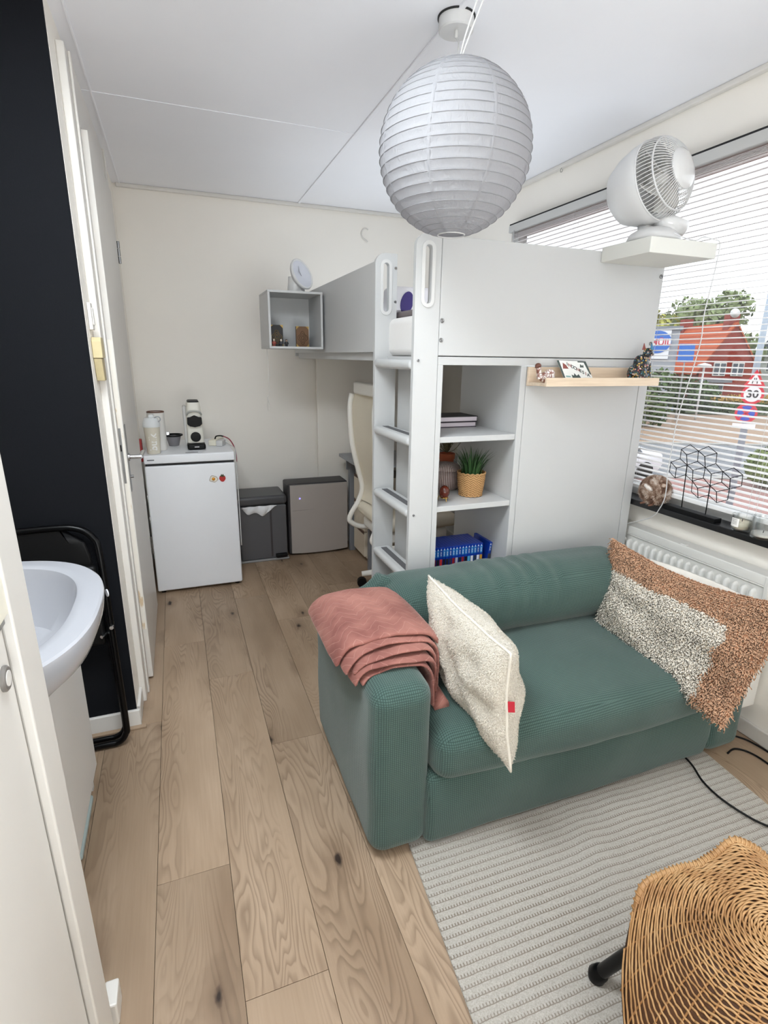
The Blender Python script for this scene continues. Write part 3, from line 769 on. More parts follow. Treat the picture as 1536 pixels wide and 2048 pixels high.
O('seam_edge', MB().tube(edge_loop(f)+0, .0042, 7, loop=True), SH2, wc, smooth=True)
tg = f[36, 17]
mb = MB(); mb.box(0, -.016, -.001, .022, .016, .001); mb.xf(frame(tg, (.85, -.5, .1), f[36, 15]-f[36, 20]))
O('red_tag', mb, mat('red_tag', (178, 28, 48), .7), wc, bevel=.0005)

# shaggy two-colour cushion on the right arm
f, b, N = cushion((1.607, 1.60, .709), (1.835, .985, .652), (1.515, .955, .292), (1.468, 1.475, .425), .055, n=40, seed=4.1, pinch=.05, wr=.009, front=1.1, back=.9)
if N[0] > 0 or N[1] > 0:
    pass
sg = T('shaggy_cushion', 'large shaggy cushion, cream with a tan border, propped against the right sofa arm', 'cushion', (1.62, 1.25, .42))
camv = np.array((0, 0, 1.4))-f[20, 20]
if np.dot(N, camv) < 0: f, b = b, f
for i in range(f.shape[0]):      # the top seam sags to the front and the plump back rises behind it
    for j in range(f.shape[1]):
        u, bb = 2*i/(f.shape[0]-1)-1, j/(f.shape[1]-1); s_ = .045*(1-u*u)*(1-bb)**2
        f[i, j, 2] -= s_; b[i, j, 2] -= s_; b[i, j] += np.array((.017, .009, .084))*(1-u*u)*math.exp(-((bb-.2)/.2)**2)*min(1, bb*7)
fl_ = 1 if np.dot(np.cross(f[21, 20]-f[20, 20], f[20, 21]-f[20, 20]), camv) > 0 else -1
o = O('cover', two_sided((f, b)), CREAMCLOTH, sg, smooth=True); fix_merge(o)
BACKING = mat('cream_backing', (226, 217, 203), .9); TBACK = mat('tan_backing', (190, 142, 108), .9)
kt = int(f.shape[1]*.33); kr = int(f.shape[0]*.79); off_ = camv/np.linalg.norm(camv)*.0015
O('cream_ground', MB().grid((f+off_)[:kr+1, kt:]), BACKING, sg, smooth=True)
O('tan_ground', MB().grid((f+off_)[:, :kt+1]).grid((f+off_)[kr:, kt:]), TBACK, sg, smooth=True)
rows = 44; per = 210; us, vs = [], []
r_ = np.random.default_rng(9)
for k in range(rows):
    v = (k+.5)/rows
    for q in range(per): us.append((q+r_.random())/per); vs.append(v+(r_.random()-.5)*.006+.004*math.sin(q*.12+k))
us = np.clip(np.array(us), 0.002, .998); vs = np.clip(np.array(vs), 0.002, .998)
P, Nn = at_grid(f, us*(f.shape[0]-1.001), vs*(f.shape[1]-1.001), fl_)
edge = .33+.02*np.sin(us*9); tan_ = (vs < edge) | (us > .79+.012*np.sin(vs*30))
down = (f[20, 24]-f[20, 16]); down = down/np.linalg.norm(down)
TAN = mat('tan_pile', (204, 162, 131), .9, var=.16, vscale=45); CRM = mat('cream_pile', (234, 227, 214), .9, var=.08, vscale=45)
for nm, m_, sel in (('tan_pile', TAN, tan_), ('cream_pile', CRM, ~tan_)):
    O(nm, tufts(P[sel], Nn[sel], .018, .0031, .8, 11, lean_=down*.8, seg=4), m_, sg, kind='stuff', smooth=True)

# ------------------------------------------------ rug
th = math.radians(5.5); cx, cy_ = math.cos(th), math.sin(th)
rc = np.array((.53, 1.113)); ex = np.array((math.cos(math.radians(-1.0)), math.sin(math.radians(-1.0)))); ey = np.array((-math.sin(th)*-1, math.cos(th)))
NX, NY = 90, 90; G = np.zeros((NX+1, NY+1, 3)); UV = []
for i in range(NX+1):
    for j in range(NY+1):
        u = 1.19*i/NX; v = -1.15+1.45*j/NY
        p = rc+ex*u+ey*v
        rip = .012*math.exp(-((u-.52-.20*(v+.2))/.055)**2)*math.exp(-((v+.14)/.16)**2)+.007*math.exp(-((u-.70)/.07)**2)*math.exp(-((v+.06)/.10)**2)
        G[i, j] = (p[0], p[1], .006+rip); UV.append((u, v+.0-rip*.55*0))
mb = MB().grid(G); nb = len(mb.verts())
mb.grid(G[:, ::-1]*np.array((1, 1, 0))+np.array((0, 0, .001))); UV2 = UV+[(a, c) for a, c in UV]
o = O('area_rug', mb, RUGM, smooth=True, uv=UV2, label='pale woven rug with thin grey dashed stripes on the oak floor by the sofa', cat='rug')

# ------------------------------------------------ rattan stool
H = np.array((.915, .404, .42))
BK = [(-180, .236, .10), (-150, .255, .10), (-110, .27, .10), (-60, .27, .10), (-20, .26, .16), (20, .235, .33), (45, .213, .41), (57, .207, .425), (68, .188, .40), (82, .178, .385), (100, .197, .372), (114, .222, .352), (126, .232, .31), (140, .238, .22), (160, .236, .12), (180, .236, .10)]
ba = np.radians([a for a, _, _ in BK]); br = np.array([b_ for _, b_, _ in BK]); bz = np.array([c for _, _, c in BK])
def edge_at(t):
    t = (t+math.pi) % (2*math.pi)-math.pi
    return np.interp(t, ba, br), np.interp(t, ba, bz)
def dome(t, r):
    re, ze = edge_at(t); return .428-(.428-ze)*np.clip(r/re, 0, 1.02)**np.where(ze > .3, 2.3, 4.0-1.7*np.clip((ze-.1)/.2, 0, 1))
st = T('rattan_stool', 'round natural rattan stool with a woven domed seat on black legs', 'stool', (.915, .404, 0))
rows = np.arange(.012, .272, .0044); NR = 36; mb = MB(); NT_ = 224
core = MB()
tt = np.linspace(-math.pi, math.pi, 121)[:-1]; rr = []
for k in np.linspace(.02, .985, 16):
    rr.append([(H[0]+edge_at(t)[0]*k*math.cos(t), H[1]+edge_at(t)[0]*k*math.sin(t), dome(t, edge_at(t)[0]*k)-.0052) for t in tt])
core.rings(rr); O('woven_core', core, RATTAND, st, smooth=True)
for ri, r in enumerate(rows):
    # runs of the strand that lie inside the rim
    n = max(40, int(NT_*min(1, r/.12))); ts = np.linspace(-math.pi, math.pi, n+1); re, ze = edge_at(ts); inside = r < re*.985
    runs = []; cur = []
    for t, ok in zip(ts, inside):
        if ok: cur.append(t)
        elif cur: runs.append(cur); cur = []
    if cur: runs.append(cur)
    NRr = (56 if r > .17 else NR) if r > .1 else 14
    for run in runs:
        if len(run) < 3: continue
        t = np.array(run); ph = math.pi*(ri % 2)
        z = dome(t, r)+.0019*np.sin(t*NRr+ph)+.0006*np.sin(t*5+ri)
        rw = r+.0008*np.sin(t*9+ri*2.1)
        mb.tube(np.stack([H[0]+rw*np.cos(t), H[1]+rw*np.sin(t), z], 1), .0021, 5)
O('woven_strands', mb, RATTAN, st, smooth=True, kind='stuff')
mb = MB()
for k in range(NR):
    t = -math.pi+2*math.pi*(k+.5)/NR; re, _ = edge_at(t)
    ra = np.linspace(.02 if k % 2 == 0 else .1, re*.99, 14); mb.tube(np.stack([H[0]+ra*math.cos(t), H[1]+ra*math.sin(t), dome(t, ra)-.0032], 1), .0019, 5)
O('radial_spokes', mb, mat('rattan_shade', (150, 108, 66), .6), st, smooth=True, kind='stuff')
ts = np.linspace(-math.pi, math.pi, 181)[:-1]; re, ze = edge_at(ts)
def smooth_c(a, k=3):
    for _ in range(k): a = (np.roll(a, 1)+2*a+np.roll(a, -1))/4
    return a
re, ze = smooth_c(re, 2), smooth_c(ze, 2)
wl_ = np.clip((.345-ze)/.10, 0, 1); re = re*(1-.13*wl_); ze = ze-.015*wl_
rim = np.stack([H[0]+re*np.cos(ts), H[1]+re*np.sin(ts), ze-.002], 1)
O('rim_core', MB().tube(rim, .0085, 10, loop=True), RATTAN, st, smooth=True)
mb = MB(); N_ = 150*9; tq = np.linspace(0, 180, N_+1)[:-1]; i0 = tq.astype(int) % 180; fr = (tq-tq.astype(int))[:, None]
cpt = rim[i0]*(1-fr)+rim[(i0+1) % 180]*fr; tan = rim[(i0+1) % 180]-rim[i0]; tan /= np.linalg.norm(tan, axis=1)[:, None]
zz = np.array((0, 0, 1.0)); s1 = np.cross(tan, zz); s1 /= np.linalg.norm(s1, axis=1)[:, None]; s2 = np.cross(s1, tan)
an = np.arange(N_)*2*math.pi/9
mb.tube(cpt+.0098*(np.cos(an)[:, None]*s1+np.sin(an)[:, None]*s2), .0022, 4, loop=True)
O('rim_wrap', mb, RATTAN, st, smooth=True, kind='stuff')
for a, q in ((113, 1), (23, 0), (-67, 0), (203, 0)):
    t = math.radians(a); foot = np.array((H[0]+.284*math.cos(t), H[1]+.284*math.sin(t), .0155)); top = np.array((H[0]+.16*math.cos(t), H[1]+.16*math.sin(t), .30))
    mb = MB(); d = (top-foot)/np.linalg.norm(top-foot); mb.tube([foot+d*.02, top], .0145, 14)
    mb.tube([foot-(0, 0, .007), foot+(0, 0, .004), foot+d*.022, foot+d*.028], [.019, .0205, .0185, .0145], 16)
    O('leg', mb, BLACKM, st, smooth='auto')

# ------------------------------------------------ paper lantern
LC = np.array((.765, 1.50, 1.936)); LR = .205
lt = T('paper_lantern', 'white ribbed paper lantern hanging from the ceiling', 'lamp', tuple(LC-(0, 0, LR)))
NW = 24; SG = 96; rr = []; zs = []
lo_, hi_ = -.983, .983
phs = np.linspace(math.asin(lo_), math.asin(hi_), NW*4+1)
wires = []
for k, ph in enumerate(phs):
    sag = .0022*(1-math.cos(2*math.pi*(k % 4)/4))/2
    z = LR*1.0*math.sin(ph); r0_ = LR*math.cos(ph)-sag
    ring = []
    for j in range(SG):
        a = 2*math.pi*j/SG
        gore = abs(((a*8/(2*math.pi)) % 1)-.5)*2   # 1 at the glued seams
        dr = .0016*max(0, gore-.86)/.14 - .0012*math.sin(math.pi*gore)*0
        n = mnoise.noise(Vector((math.cos(a)*5, math.sin(a)*5, z*38)))
        n2 = mnoise.noise(Vector((a*7, z*60+a*9, 3.3)))*max(0, gore-.3)
        r = r0_+dr-.0012*n*(1 if k % 4 else .2)-.0024*n2*(1 if k % 4 else .15)
        tw = a+.3*z/LR*.15
        ring.append((LC[0]+r*math.cos(tw), LC[1]+r*math.sin(tw), LC[2]+z))
    rr.append(ring)
    if k % 4 == 0: wires.append((z, LR*math.cos(ph)+.0009))
O('paper_shade', MB().rings(rr, cap0=False, cap1=False), RICE, lt, smooth=True)
mb = MB()
for z, r in wires: mb.tube([(LC[0]+r*math.cos(a), LC[1]+r*math.sin(a), LC[2]+z) for a in np.linspace(0, 2*math.pi, 65)[:-1]], .00085, 4, loop=True)
O('wire_ribs', mb, mat('grey_wire', (140, 140, 143), .5), lt, smooth=True)
mb = MB()
for k in range(8):
    a0 = 2*math.pi*(k+.5)/8+math.pi/8*0; P = []
    for ph in np.linspace(math.asin(lo_), math.asin(hi_), 70):
        z = LR*math.sin(ph); r = LR*math.cos(ph)+.0008+.0008*math.sin(ph*60+k); w = .0042+.0012*mnoise.noise(Vector((k*3.1, ph*12, 0)))
        a = a0-math.pi/8+.045*z/LR+.006*mnoise.noise(Vector((k*7.7, ph*9, 5)))
        P.append([(LC[0]+(r+.0009*(1-abs(s)))*math.cos(a+s*w/LR/max(.35, math.cos(ph))), LC[1]+(r+.0009*(1-abs(s)))*math.sin(a+s*w/LR/max(.35, math.cos(ph))), LC[2]+z) for s in (-1, 0, 1)])
    mb.grid(P)
O('glued_seams', mb, RICE, lt, smooth=True)
zb = LC[2]+LR*lo_; rb = LR*math.cos(phs[0])
mb = MB().tube([(LC[0]+rb*math.cos(a), LC[1]+rb*math.sin(a), zb) for a in np.linspace(0, 2*math.pi, 49)[:-1]], .0022, 6, loop=True)
mb.tube([(LC[0]+rb*math.cos(a), LC[1]+rb*math.sin(a), 2*LC[2]-zb) for a in np.linspace(0, 2*math.pi, 49)[:-1]], .0022, 6, loop=True)
O('end_rings', mb, WHITEP, lt, smooth=True)
zt = 2*LC[2]-zb
mb = MB(); mb.lathe([(.02, 0), (.02, -.055), (.014, -.06)], (LC[0], LC[1], zt-.02), seg=16); mb.lathe([(.001, -.06), (.02, -.075), (.03, -.10), (.02, -.125), (.001, -.135)], (LC[0], LC[1], zt-.02), seg=16)
O('lamp_socket', mb, WHITEP, lt, smooth=True)
canopy = (.872, 1.735)
mb = MB(); mb.lathe([(.0, 0), (.052, 0), (.052, -.03), (.049, -.0335), (.0, -.0335)], (canopy[0], canopy[1], ZC-.004), seg=40)
O('ceiling_canopy', mb, mat('canopy_white', (208, 208, 208), .5), lt, smooth='auto')
mb = MB(); mb.lathe([(.0, 0), (.056, 0), (.056, -.004), (0, -.004)], (canopy[0], canopy[1], ZC), seg=40); O('canopy_gap', mb, DARKG, lt)
mb = MB(); mb.lathe([(.0055, 0), (.0055, -.018), (.004, -.02)], (canopy[0]-.004, canopy[1]-.01, ZC-.037), seg=12); O('cord_grip', mb, WHITEP, lt, smooth='auto')
cg = (canopy[0]-.004, canopy[1]-.01, ZC-.055); L0 = (LC[0], LC[1], zt-.01)
hk = (.80, 1.385, ZC-.02)
mb = MB(); mb.tube(spline([cg, (cg[0]-.005, cg[1]-.03, cg[2]-.03), (.815, 1.61, 2.20), (LC[0]+.0, LC[1]+.02, zt+.02), L0], 8), .0024, 8)
O('supply_cord', mb, WHITEP, lt, smooth=True)
mb = MB(); mb.tube(spline([L0, (LC[0]+.008, LC[1]-.01, zt+.05), (.785, 1.44, 2.27), (hk[0]-.006, hk[1], hk[2])], 8), .0024, 8)
mb.tube(spline([L0, (LC[0]+.016, LC[1]-.015, zt+.05), (.80, 1.435, 2.27), (hk[0]+.012, hk[1], hk[2])], 8), .0024, 8)
O('hanging_cord', mb, WHITEP, lt, smooth=True)
mb = MB(); mb.tube([(hk[0], hk[1], ZC)]+[(hk[0]+.012*math.sin(a), hk[1], hk[2]+.004-.012*math.cos(a)+.008) for a in np.linspace(-2.6, 2.6, 14)], .002, 6); O('ceiling_hook', mb, STEEL, lt, smooth=True)

# ------------------------------------------------ fan on the corner shelf
FC = np.array((1.638, 1.655, 2.005)); FA = np.array((.20, -.93, .20)); FA /= np.linalg.norm(FA); FR = .128
fn = T('desk_fan', 'white round air circulator fan on the corner shelf by the window', 'fan', (1.66, 1.67, 1.809))
FANW = mat('fan_white', (202, 202, 202), .35)
mb = MB(); mb.lathe([(.012, -.165), (.06, -.155), (.098, -.128), (.120, -.085), (.132, -.035), (.134, .0), (.131, .004), (.125, .0), (.112, -.06), (.07, -.10), (.01, -.105)], FC, FA, 48, cap=True)
O('rear_housing', mb, FANW, fn, smooth=True)
U_ = np.cross(FA, (0, 0, 1.0)); U_ /= np.linalg.norm(U_); V_ = np.cross(U_, FA)
def fp(r, a, h): return FC+FA*h+r*(math.cos(a)*U_+math.sin(a)*V_)
prof = [(.130, .002), (.1285, .03), (.118, .055), (.106, .07), (.085, .086), (.055, .098)]
mb = MB()
for k in range(64):
    a = 2*math.pi*k/64; mb.tube(spline([fp(r, a+(.16*(i/5)**1.5), h) for i, (r, h) in enumerate(prof)], 3), .0016, 4)
O('grille_bars', mb, FANW, fn, smooth=True)
mb = MB()
for r, h, q in ((.131, .003, .0035), (.1175, .056, .0032), (.060, .096, .002)):
    mb.tube([fp(r, a, h) for a in np.linspace(0, 2*math.pi, 65)[:-1]], q, 6, loop=True)
O('grille_rings', mb, FANW, fn, smooth=True)
mb = MB(); mb.lathe([(.066, .090), (.065, .097), (.05, .106), (.028, .112), (.001, .114)], FC, FA, 40); O('front_cap', mb, mat('fan_cap_gloss', (206, 206, 206), .12), fn, smooth=True)
mb = MB(); mb.lathe([(.03, -.03), (.034, .03), (.03, .05), (.001, .055)], FC, FA, 24); O('hub', mb, mat('fan_hub', (205, 203, 200), .5), fn, smooth=True)
for k in range(5):
    a0 = 2*math.pi*k/5; Pg = []
    for i in np.linspace(0, 1, 8):
        row = []
        for j in np.linspace(0, 1, 7):
            a = a0+.75*j+.35*i; r = .03+.08*i*(1-.12*(2*j-1)**2); row.append(fp(r, a, .045-.055*j))
        Pg.append(row)
    o = O('blade', MB().grid(Pg), mat('fan_blade', (196, 194, 190), .4), fn, smooth=True); md = o.modifiers.new('t', 'SOLIDIFY'); md.thickness = .002
# base: tilted control body and oval foot
mb = MB(); bz0 = 1.809
def oval(cx, cy, a, b, z, n=40, rot=.45):
    return [(cx+a*math.cos(t)*math.cos(rot)-b*math.sin(t)*math.sin(rot), cy+a*math.cos(t)*math.sin(rot)+b*math.sin(t)*math.cos(rot), z) for t in np.linspace(0, 2*math.pi, n, endpoint=False)]
mb.rings([oval(1.68, 1.672, .122, .083, bz0), oval(1.68, 1.672, .127, .088, bz0+.010), oval(1.682, 1.672, .120, .08, bz0+.028), oval(1.69, 1.672, .098, .062, bz0+.044), oval(1.70, 1.67, .055, .045, bz0+.052)])
O('foot', mb, FANW, fn, smooth=True)
mb = MB(); mb.rings([oval(1.725, 1.655, .060, .050, bz0+.03), oval(1.728, 1.65, .076, .058, bz0+.052), oval(1.724, 1.65, .080, .060, bz0+.070), oval(1.70, 1.655, .062, .05, bz0+.082), oval(1.67, 1.66, .036, .03, bz0+.100)])
O('control_body', mb, mat('fan_gloss', (206, 206, 206), .15), fn, smooth=True)
mb = MB()
mb.tube([(1.645, 1.68, bz0+.03), (1.64, 1.69, bz0+.075), tuple(FC-V_*.11-FA*.06)], [.026, .022, .02], 14)
O('neck', mb, FANW, fn, smooth=True)
mb = MB(); mb.tube([fp(.129, math.pi/2+a, .002-.03*abs(a)) for a in np.linspace(-.28, .25, 10)], .003, 6); O('dark_strap', mb, mat('dark_strap', (48, 46, 46), .6), fn, smooth=True)
pts = [(1.665, 1.60, 1.845), (1.70, 1.575, 1.822), (1.76, 1.565, 1.811), (1.81, 1.575, 1.828), (1.84, 1.56, 1.82), (1.866, 1.552, 1.81)]
cab = [(1.873, 1.556, 1.752), (1.875, 1.563, 1.688), (1.875, 1.574, 1.568), (1.875, 1.569, 1.479), (1.875, 1.584, 1.369), (1.875, 1.605, 1.253), (1.875, 1.618, 1.153), (1.875, 1.619, 1.072), (1.875, 1.621, .968), (1.875, 1.614, .863), (1.877, 1.631, .804), (1.879, 1.673, .748), (1.883, 1.80, .682), (1.884, 1.95, .60)]
O('power_cord', MB().tube(spline(pts+cab, 6), .0021, 7), mat('cord_white', (205, 205, 206), .5), fn, smooth=True)

# ================================================================== SMALL THINGS
def blob(parts):
    """overlapping ellipsoids / limbs merged later by a voxel remesh"""
    mb = MB()
    for p in parts:
        if p[0] == 'e':
            _, c, r, *rot = p; a = MB()
            a.lathe([(math.sin(t), -math.cos(t)) for t in np.linspace(.05, math.pi-.05, 10)], seg=14)
            M = Matrix.Translation(c) @ (Matrix.Rotation(rot[0], 4, rot[1]) if rot else Matrix.Identity(4)) @ Matrix.Diagonal((*r, 1)); a.xf(M); mb.add(a.verts(), a.f)
        else:
            _, path, rad = p; mb.tube(path, rad, 10)
    return mb
def remesh(o, vs, it=3):
    m = o.modifiers.new('r', 'REMESH'); m.mode = 'VOXEL'; m.voxel_size = vs; m.use_smooth_shade = True
    s = o.modifiers.new('s', 'SMOOTH'); s.factor = .5; s.iterations = it
def m_mosaic(name, base, cols, scale, thr=.0):
    m, t = custom(name, .25, .5); v = t.coord('Object')
    vo = t.new('ShaderNodeTexVoronoi'); t.link(v, vo.inputs['Vector']); vo.inputs['Scale'].default_value = scale
    s = t.new('ShaderNodeSeparateColor'); t.link(vo.outputs['Color'], s.inputs[0])
    st_ = [(i/len(cols), c) for i, c in enumerate(cols)]
    c = t.ramp(s.outputs[0], st_, 'CONSTANT')
    ed = t.new('ShaderNodeTexVoronoi', feature='DISTANCE_TO_EDGE'); t.link(v, ed.inputs['Vector']); ed.inputs['Scale'].default_value = scale
    t.link(t.mix(t.ramp(ed.outputs['Distance'], [(.05, 1.0), (.14, 0.0)]), c, base), t.b.inputs['Base Color']); return m
# black mosaic cat, looking right
cx_, cy2, cz_ = 1.750, 1.722, 1.316
MOS = m_mosaic('painted_mosaic', srgb(22, 22, 26), [srgb(26, 26, 32), srgb(196, 160, 72), srgb(30, 32, 40), srgb(60, 110, 128), srgb(24, 24, 30), srgb(176, 92, 84), srgb(28, 30, 34), srgb(206, 178, 160), srgb(38, 84, 72)], 170)
ct = T('cat_figurine', 'sitting black cat figurine with multicoloured mosaic patches on the pale ledge', 'figurine', (cx_, cy2, cz_))
P_ = lambda x, y, z: (cx_+x, cy2+y, cz_+z)
o = O('body', blob([('e', P_(-.012, 0, .036), (.042, .034, .038)), ('e', P_(.004, 0, .066), (.033, .028, .044), -.35, 'Y'), ('e', P_(.022, 0, .092), (.020, .019, .024)),
    ('e', P_(.030, -.002, .116), (.021, .018, .019)), ('e', P_(.047, -.003, .111), (.011, .010, .008)),
    ('t', [P_(.026, -.013, .075), P_(.036, -.014, .03), P_(.040, -.016, .004)], [.012, .009, .010]), ('t', [P_(.026, .013, .075), P_(.036, .014, .03), P_(.040, .016, .004)], [.012, .009, .010]),
    ('e', P_(-.005, -.026, .022), (.026, .012, .022)), ('t', [P_(-.045, .008, .012), P_(-.055, -.02, .010), P_(-.03, -.035, .009), P_(.0, -.038, .008)], [.008, .008, .007, .005])]), MOS, ct)
remesh(o, .0032, 2)
for x, y, cc in ((.019, .010, (140, 70, 62)), (.036, -.012, (52, 112, 150))):
    mb = MB(); mb.rings([[P_(x+.010*math.cos(a), y+.006*math.sin(a), .126) for a in np.linspace(0, 6.28, 9)[:-1]], [P_(x-.004+.001*math.cos(a), y+.001*math.sin(a), .152) for a in np.linspace(0, 6.28, 9)[:-1]]])
    O('ear', mb, mat('ear_%d' % cc[0], cc, .4), ct, smooth='auto')
# patchwork animal figurine on the left end
dx, dy, dz = 1.292, 1.722, 1.316
Q_ = lambda x, y, z: (dx+x, dy+y, dz+z)
PATCH = m_mosaic('white_brown_patches', srgb(150, 110, 100), [srgb(232, 226, 222), srgb(226, 216, 212), srgb(128, 84, 70), srgb(238, 234, 230), srgb(190, 170, 166), srgb(240, 238, 236)], 85)
du = T('animal_figurine', 'small white and brown patched animal figurine at the left end of the ledge', 'figurine', (dx, dy, dz))
o = O('body', blob([('e', Q_(.012, 0, .020), (.034, .022, .021)), ('e', Q_(.024, 0, .034), (.020, .018, .016)), ('t', [Q_(-.018, 0, .015), Q_(-.024, 0, .036), Q_(-.030, -.002, .056)], [.012, .009, .010])]), PATCH, du); remesh(o, .0028, 2)
o = O('head', blob([('e', Q_(-.032, -.002, .062), (.013, .010, .010)), ('t', [Q_(-.034, -.003, .061), Q_(-.047, -.006, .056)], [.007, .004])]), mat('brown_glaze', (96, 58, 46), .3), du); remesh(o, .0024, 2)
# postcard
pc = T('postcard', 'travel postcard with INDONESIA lettering leaning on the pale ledge', 'postcard', (1.455, 1.735, 1.317))
Mc = frame((1.452, 1.742, 1.357), (1, .06, -.02), (.0, .62, .78))
def cardpiece(name, x0, y0, x1, y1, z0, z1, m_): O(name, MB().box(x0, y0, z0, x1, y1, z1).xf(Mc), m_, pc)
cardpiece('card', -.073, -.05, .073, .05, -.0008, .0, PAPERW)
DG = mat('print_dark_green', (70, 82, 78), .6); RB = mat('print_red_brown', (140, 78, 70), .6); TQ = mat('print_turquoise', (120, 168, 164), .6)
def flat(name, pts, m_, z=.0002): O(name, MB().prism(pts, 0, z, 'xy').xf(Mc), m_, pc)
flat('printed_border', [(-.073, -.05), (-.066, -.05), (-.062, .05), (-.073, .05)], DG); flat('printed_border', [(.03, .044), (.073, .044), (.073, .05), (.03, .05)], DG); flat('printed_border', [(.066, -.012), (.073, -.012), (.073, .045), (.060, .045)], DG)
flat('printed_picture', [(-.058, .012), (-.03, .012), (-.036, .03), (-.048, .04)], RB); flat('printed_picture', [(-.03, -.045), (-.028, -.015), (-.018, -.02), (-.012, -.008), (-.004, -.02), (.008, -.012), (.014, -.03), (.012, -.045)], DG)
flat('printed_picture', [(.03, .02), (.038, .036), (.045, .028), (.052, .034), (.05, .02)], DG); flat('printed_picture', [(-.058, -.02), (-.035, -.022), (-.037, -.027), (-.059, -.026)], TQ); flat('printed_picture', [(.02, -.04), (.055, -.046), (.05, -.036)], TQ)
chars = 'INDONESIA'
for i, ch in enumerate(chars):
    k = i/(len(chars)-1); t = text_mb(ch, .021, .0001, .0006); M2 = Mc @ Matrix.Translation((-.028+.085*k, .034-.05*k, .0003)) @ Matrix.Rotation(-.25, 4, 'Z')
    O('letter', t.xf(M2), (RB if i % 3 == 1 else DG), pc)

# ------------------------------------------------ window sill things
def fur(o_center, radii, n, length, rad, m_, parent, name, seed):
    r = np.random.default_rng(seed); d = r.normal(size=(n, 3)); d /= np.linalg.norm(d, axis=1)[:, None]
    P = np.array(o_center)+d*np.array(radii); N = d/np.array(radii); N /= np.linalg.norm(N, axis=1)[:, None]
    return O(name, tufts(P, N, length, rad, .7, seed+1, lean_=np.array((.1, 0, -.5))[None].repeat(n, 0)), m_, parent, kind='stuff')
def m_fur():
    m, t = custom('brown_white_fur', .9, .1); v = t.coord()
    n = t.noise(v, 26, 3, .6, .8)
    t.link(t.ramp(n, [(.36, srgb(104, 78, 66)), (.47, srgb(150, 122, 104)), (.56, srgb(196, 176, 160)), (.68, srgb(236, 230, 224))]), t.b.inputs['Base Color']); return m
FUR = m_fur()
hc = (1.938-.0, 1.705, .872); hc = (1.905, 1.695, .868)
hg = T('fluffy_ball', 'round fluffy brown and white toy animal on the black window sill', 'toy', (hc[0], hc[1], .80))
o = O('body', blob([('e', hc, (.055, .060, .058)), ('e', (hc[0]-.02, hc[1]-.055, hc[2]+.028), (.012, .022, .010))]), FUR, hg); remesh(o, .005, 2)
fur(hc, (.054, .059, .057), 5200, .014, .0009, FUR, hg, 'fur', 21)
o = O('face', blob([('e', (hc[0]-.05, hc[1]-.008, hc[2]+.012), (.011, .026, .012), .4, 'X')]), mat('pale_face', (226, 220, 214), .9), hg); remesh(o, .003, 2)
mb = MB(); mb.lathe([(.0001, -.004), (.004, 0), (.0001, .004)], (hc[0]-.055, hc[1]-.004, hc[2]-.022), (1, 0, 0), 10); O('nose', mb, BLACKP, hg, smooth=True)
for s in (-1, 1):
    mb = MB(); mb.tube([(hc[0]-.02, hc[1]+.018*s, .815), (hc[0]-.03, hc[1]+.02*s, .805), (hc[0]-.05, hc[1]+.022*s, .803)], [.006, .006, .004], 8); O('foot', mb, mat('brown_felt', (110, 76, 60), .9), hg, smooth=True)
# hexagon wire ornament
VX = {'a': (1.5765, 1.0773), 'b': (1.6141, 1.0525), 'c': (1.5853, 1.0346), 'd': (1.5358, 1.0592), 'e': (1.6122, 1.014), 'f': (1.575, 0.9943), 'g': (1.5313, 1.0173), 'h': (1.4954, 1.0836), 'i': (1.504, 1.0423), 'j': (1.455, 1.0631), 'k': (1.4522, 1.0234), 'l': (1.4934, 1.0004), 'm': (1.6533, 0.9924), 'n': (1.6229, 0.9723), 'o': (1.654, 0.9509), 'p': (1.6211, 0.9308), 'q': (1.5748, 0.9535), 'r': (1.5449, 0.9787), 's': (1.5386, 0.9359), 't': (1.4934, 0.9578), 'u': (1.4629, 0.9803), 'v': (1.4178, 0.9989), 'w': (1.4147, 0.9582), 'x': (1.4589, 0.9339), 'y': (1.3777, 1.0208), 'z': (1.3836, 0.9799), 'A': (1.3388, 1.002), 'B': (1.3353, 0.9618), 'C': (1.3783, 0.9394), 'D': (1.5104, 0.9123), 'E': (1.5353, 0.8917), 'F': (1.5007, 0.8748), 'G': (1.4586, 0.897), 'H': (1.4278, 0.9172), 'I': (1.4194, 0.8761), 'J': (1.3776, 0.8978)}
hx = T('hexagon_wire_ornament', 'black wire ornament of joined hexagons standing on the window sill', 'ornament', (1.915, 1.50, .80))
for ring, inner in (('abefgd', 'c:bdf'), ('hdgl' 'kj', 'i:djl'), ('emopqf', 'n:mfp'), ('gfqstl', 'r:fls'), ('kltxwv', 'u:lvx'), ('yvwCBA', 'z:vAC'), ('tsEFGx', 'D:sxF'), ('wxGIJC', 'H:xCI')):
    mb = MB(); pt = lambda k: (1.922, VX[k][0], VX[k][1])
    mb.tube([pt(k) for k in ring], .0016, 5, loop=True); c_, tr = inner.split(':')
    for k in tr: mb.tube([pt(c_), pt(k)], .0016, 5)
    O('wire_hexagon', mb, BLACKM, hx)
for k, y in (('f', 1.5673), ('x', 1.4562)): O('rod', MB().tube([(1.922, VX[k][0], VX[k][1]), (1.922, y, .816)], .002, 8), BLACKM, hx)
O('base_block', B(1.894, 1.395, .80, 1.934, 1.635, .818), BLACKP, hx, bevel=.001)
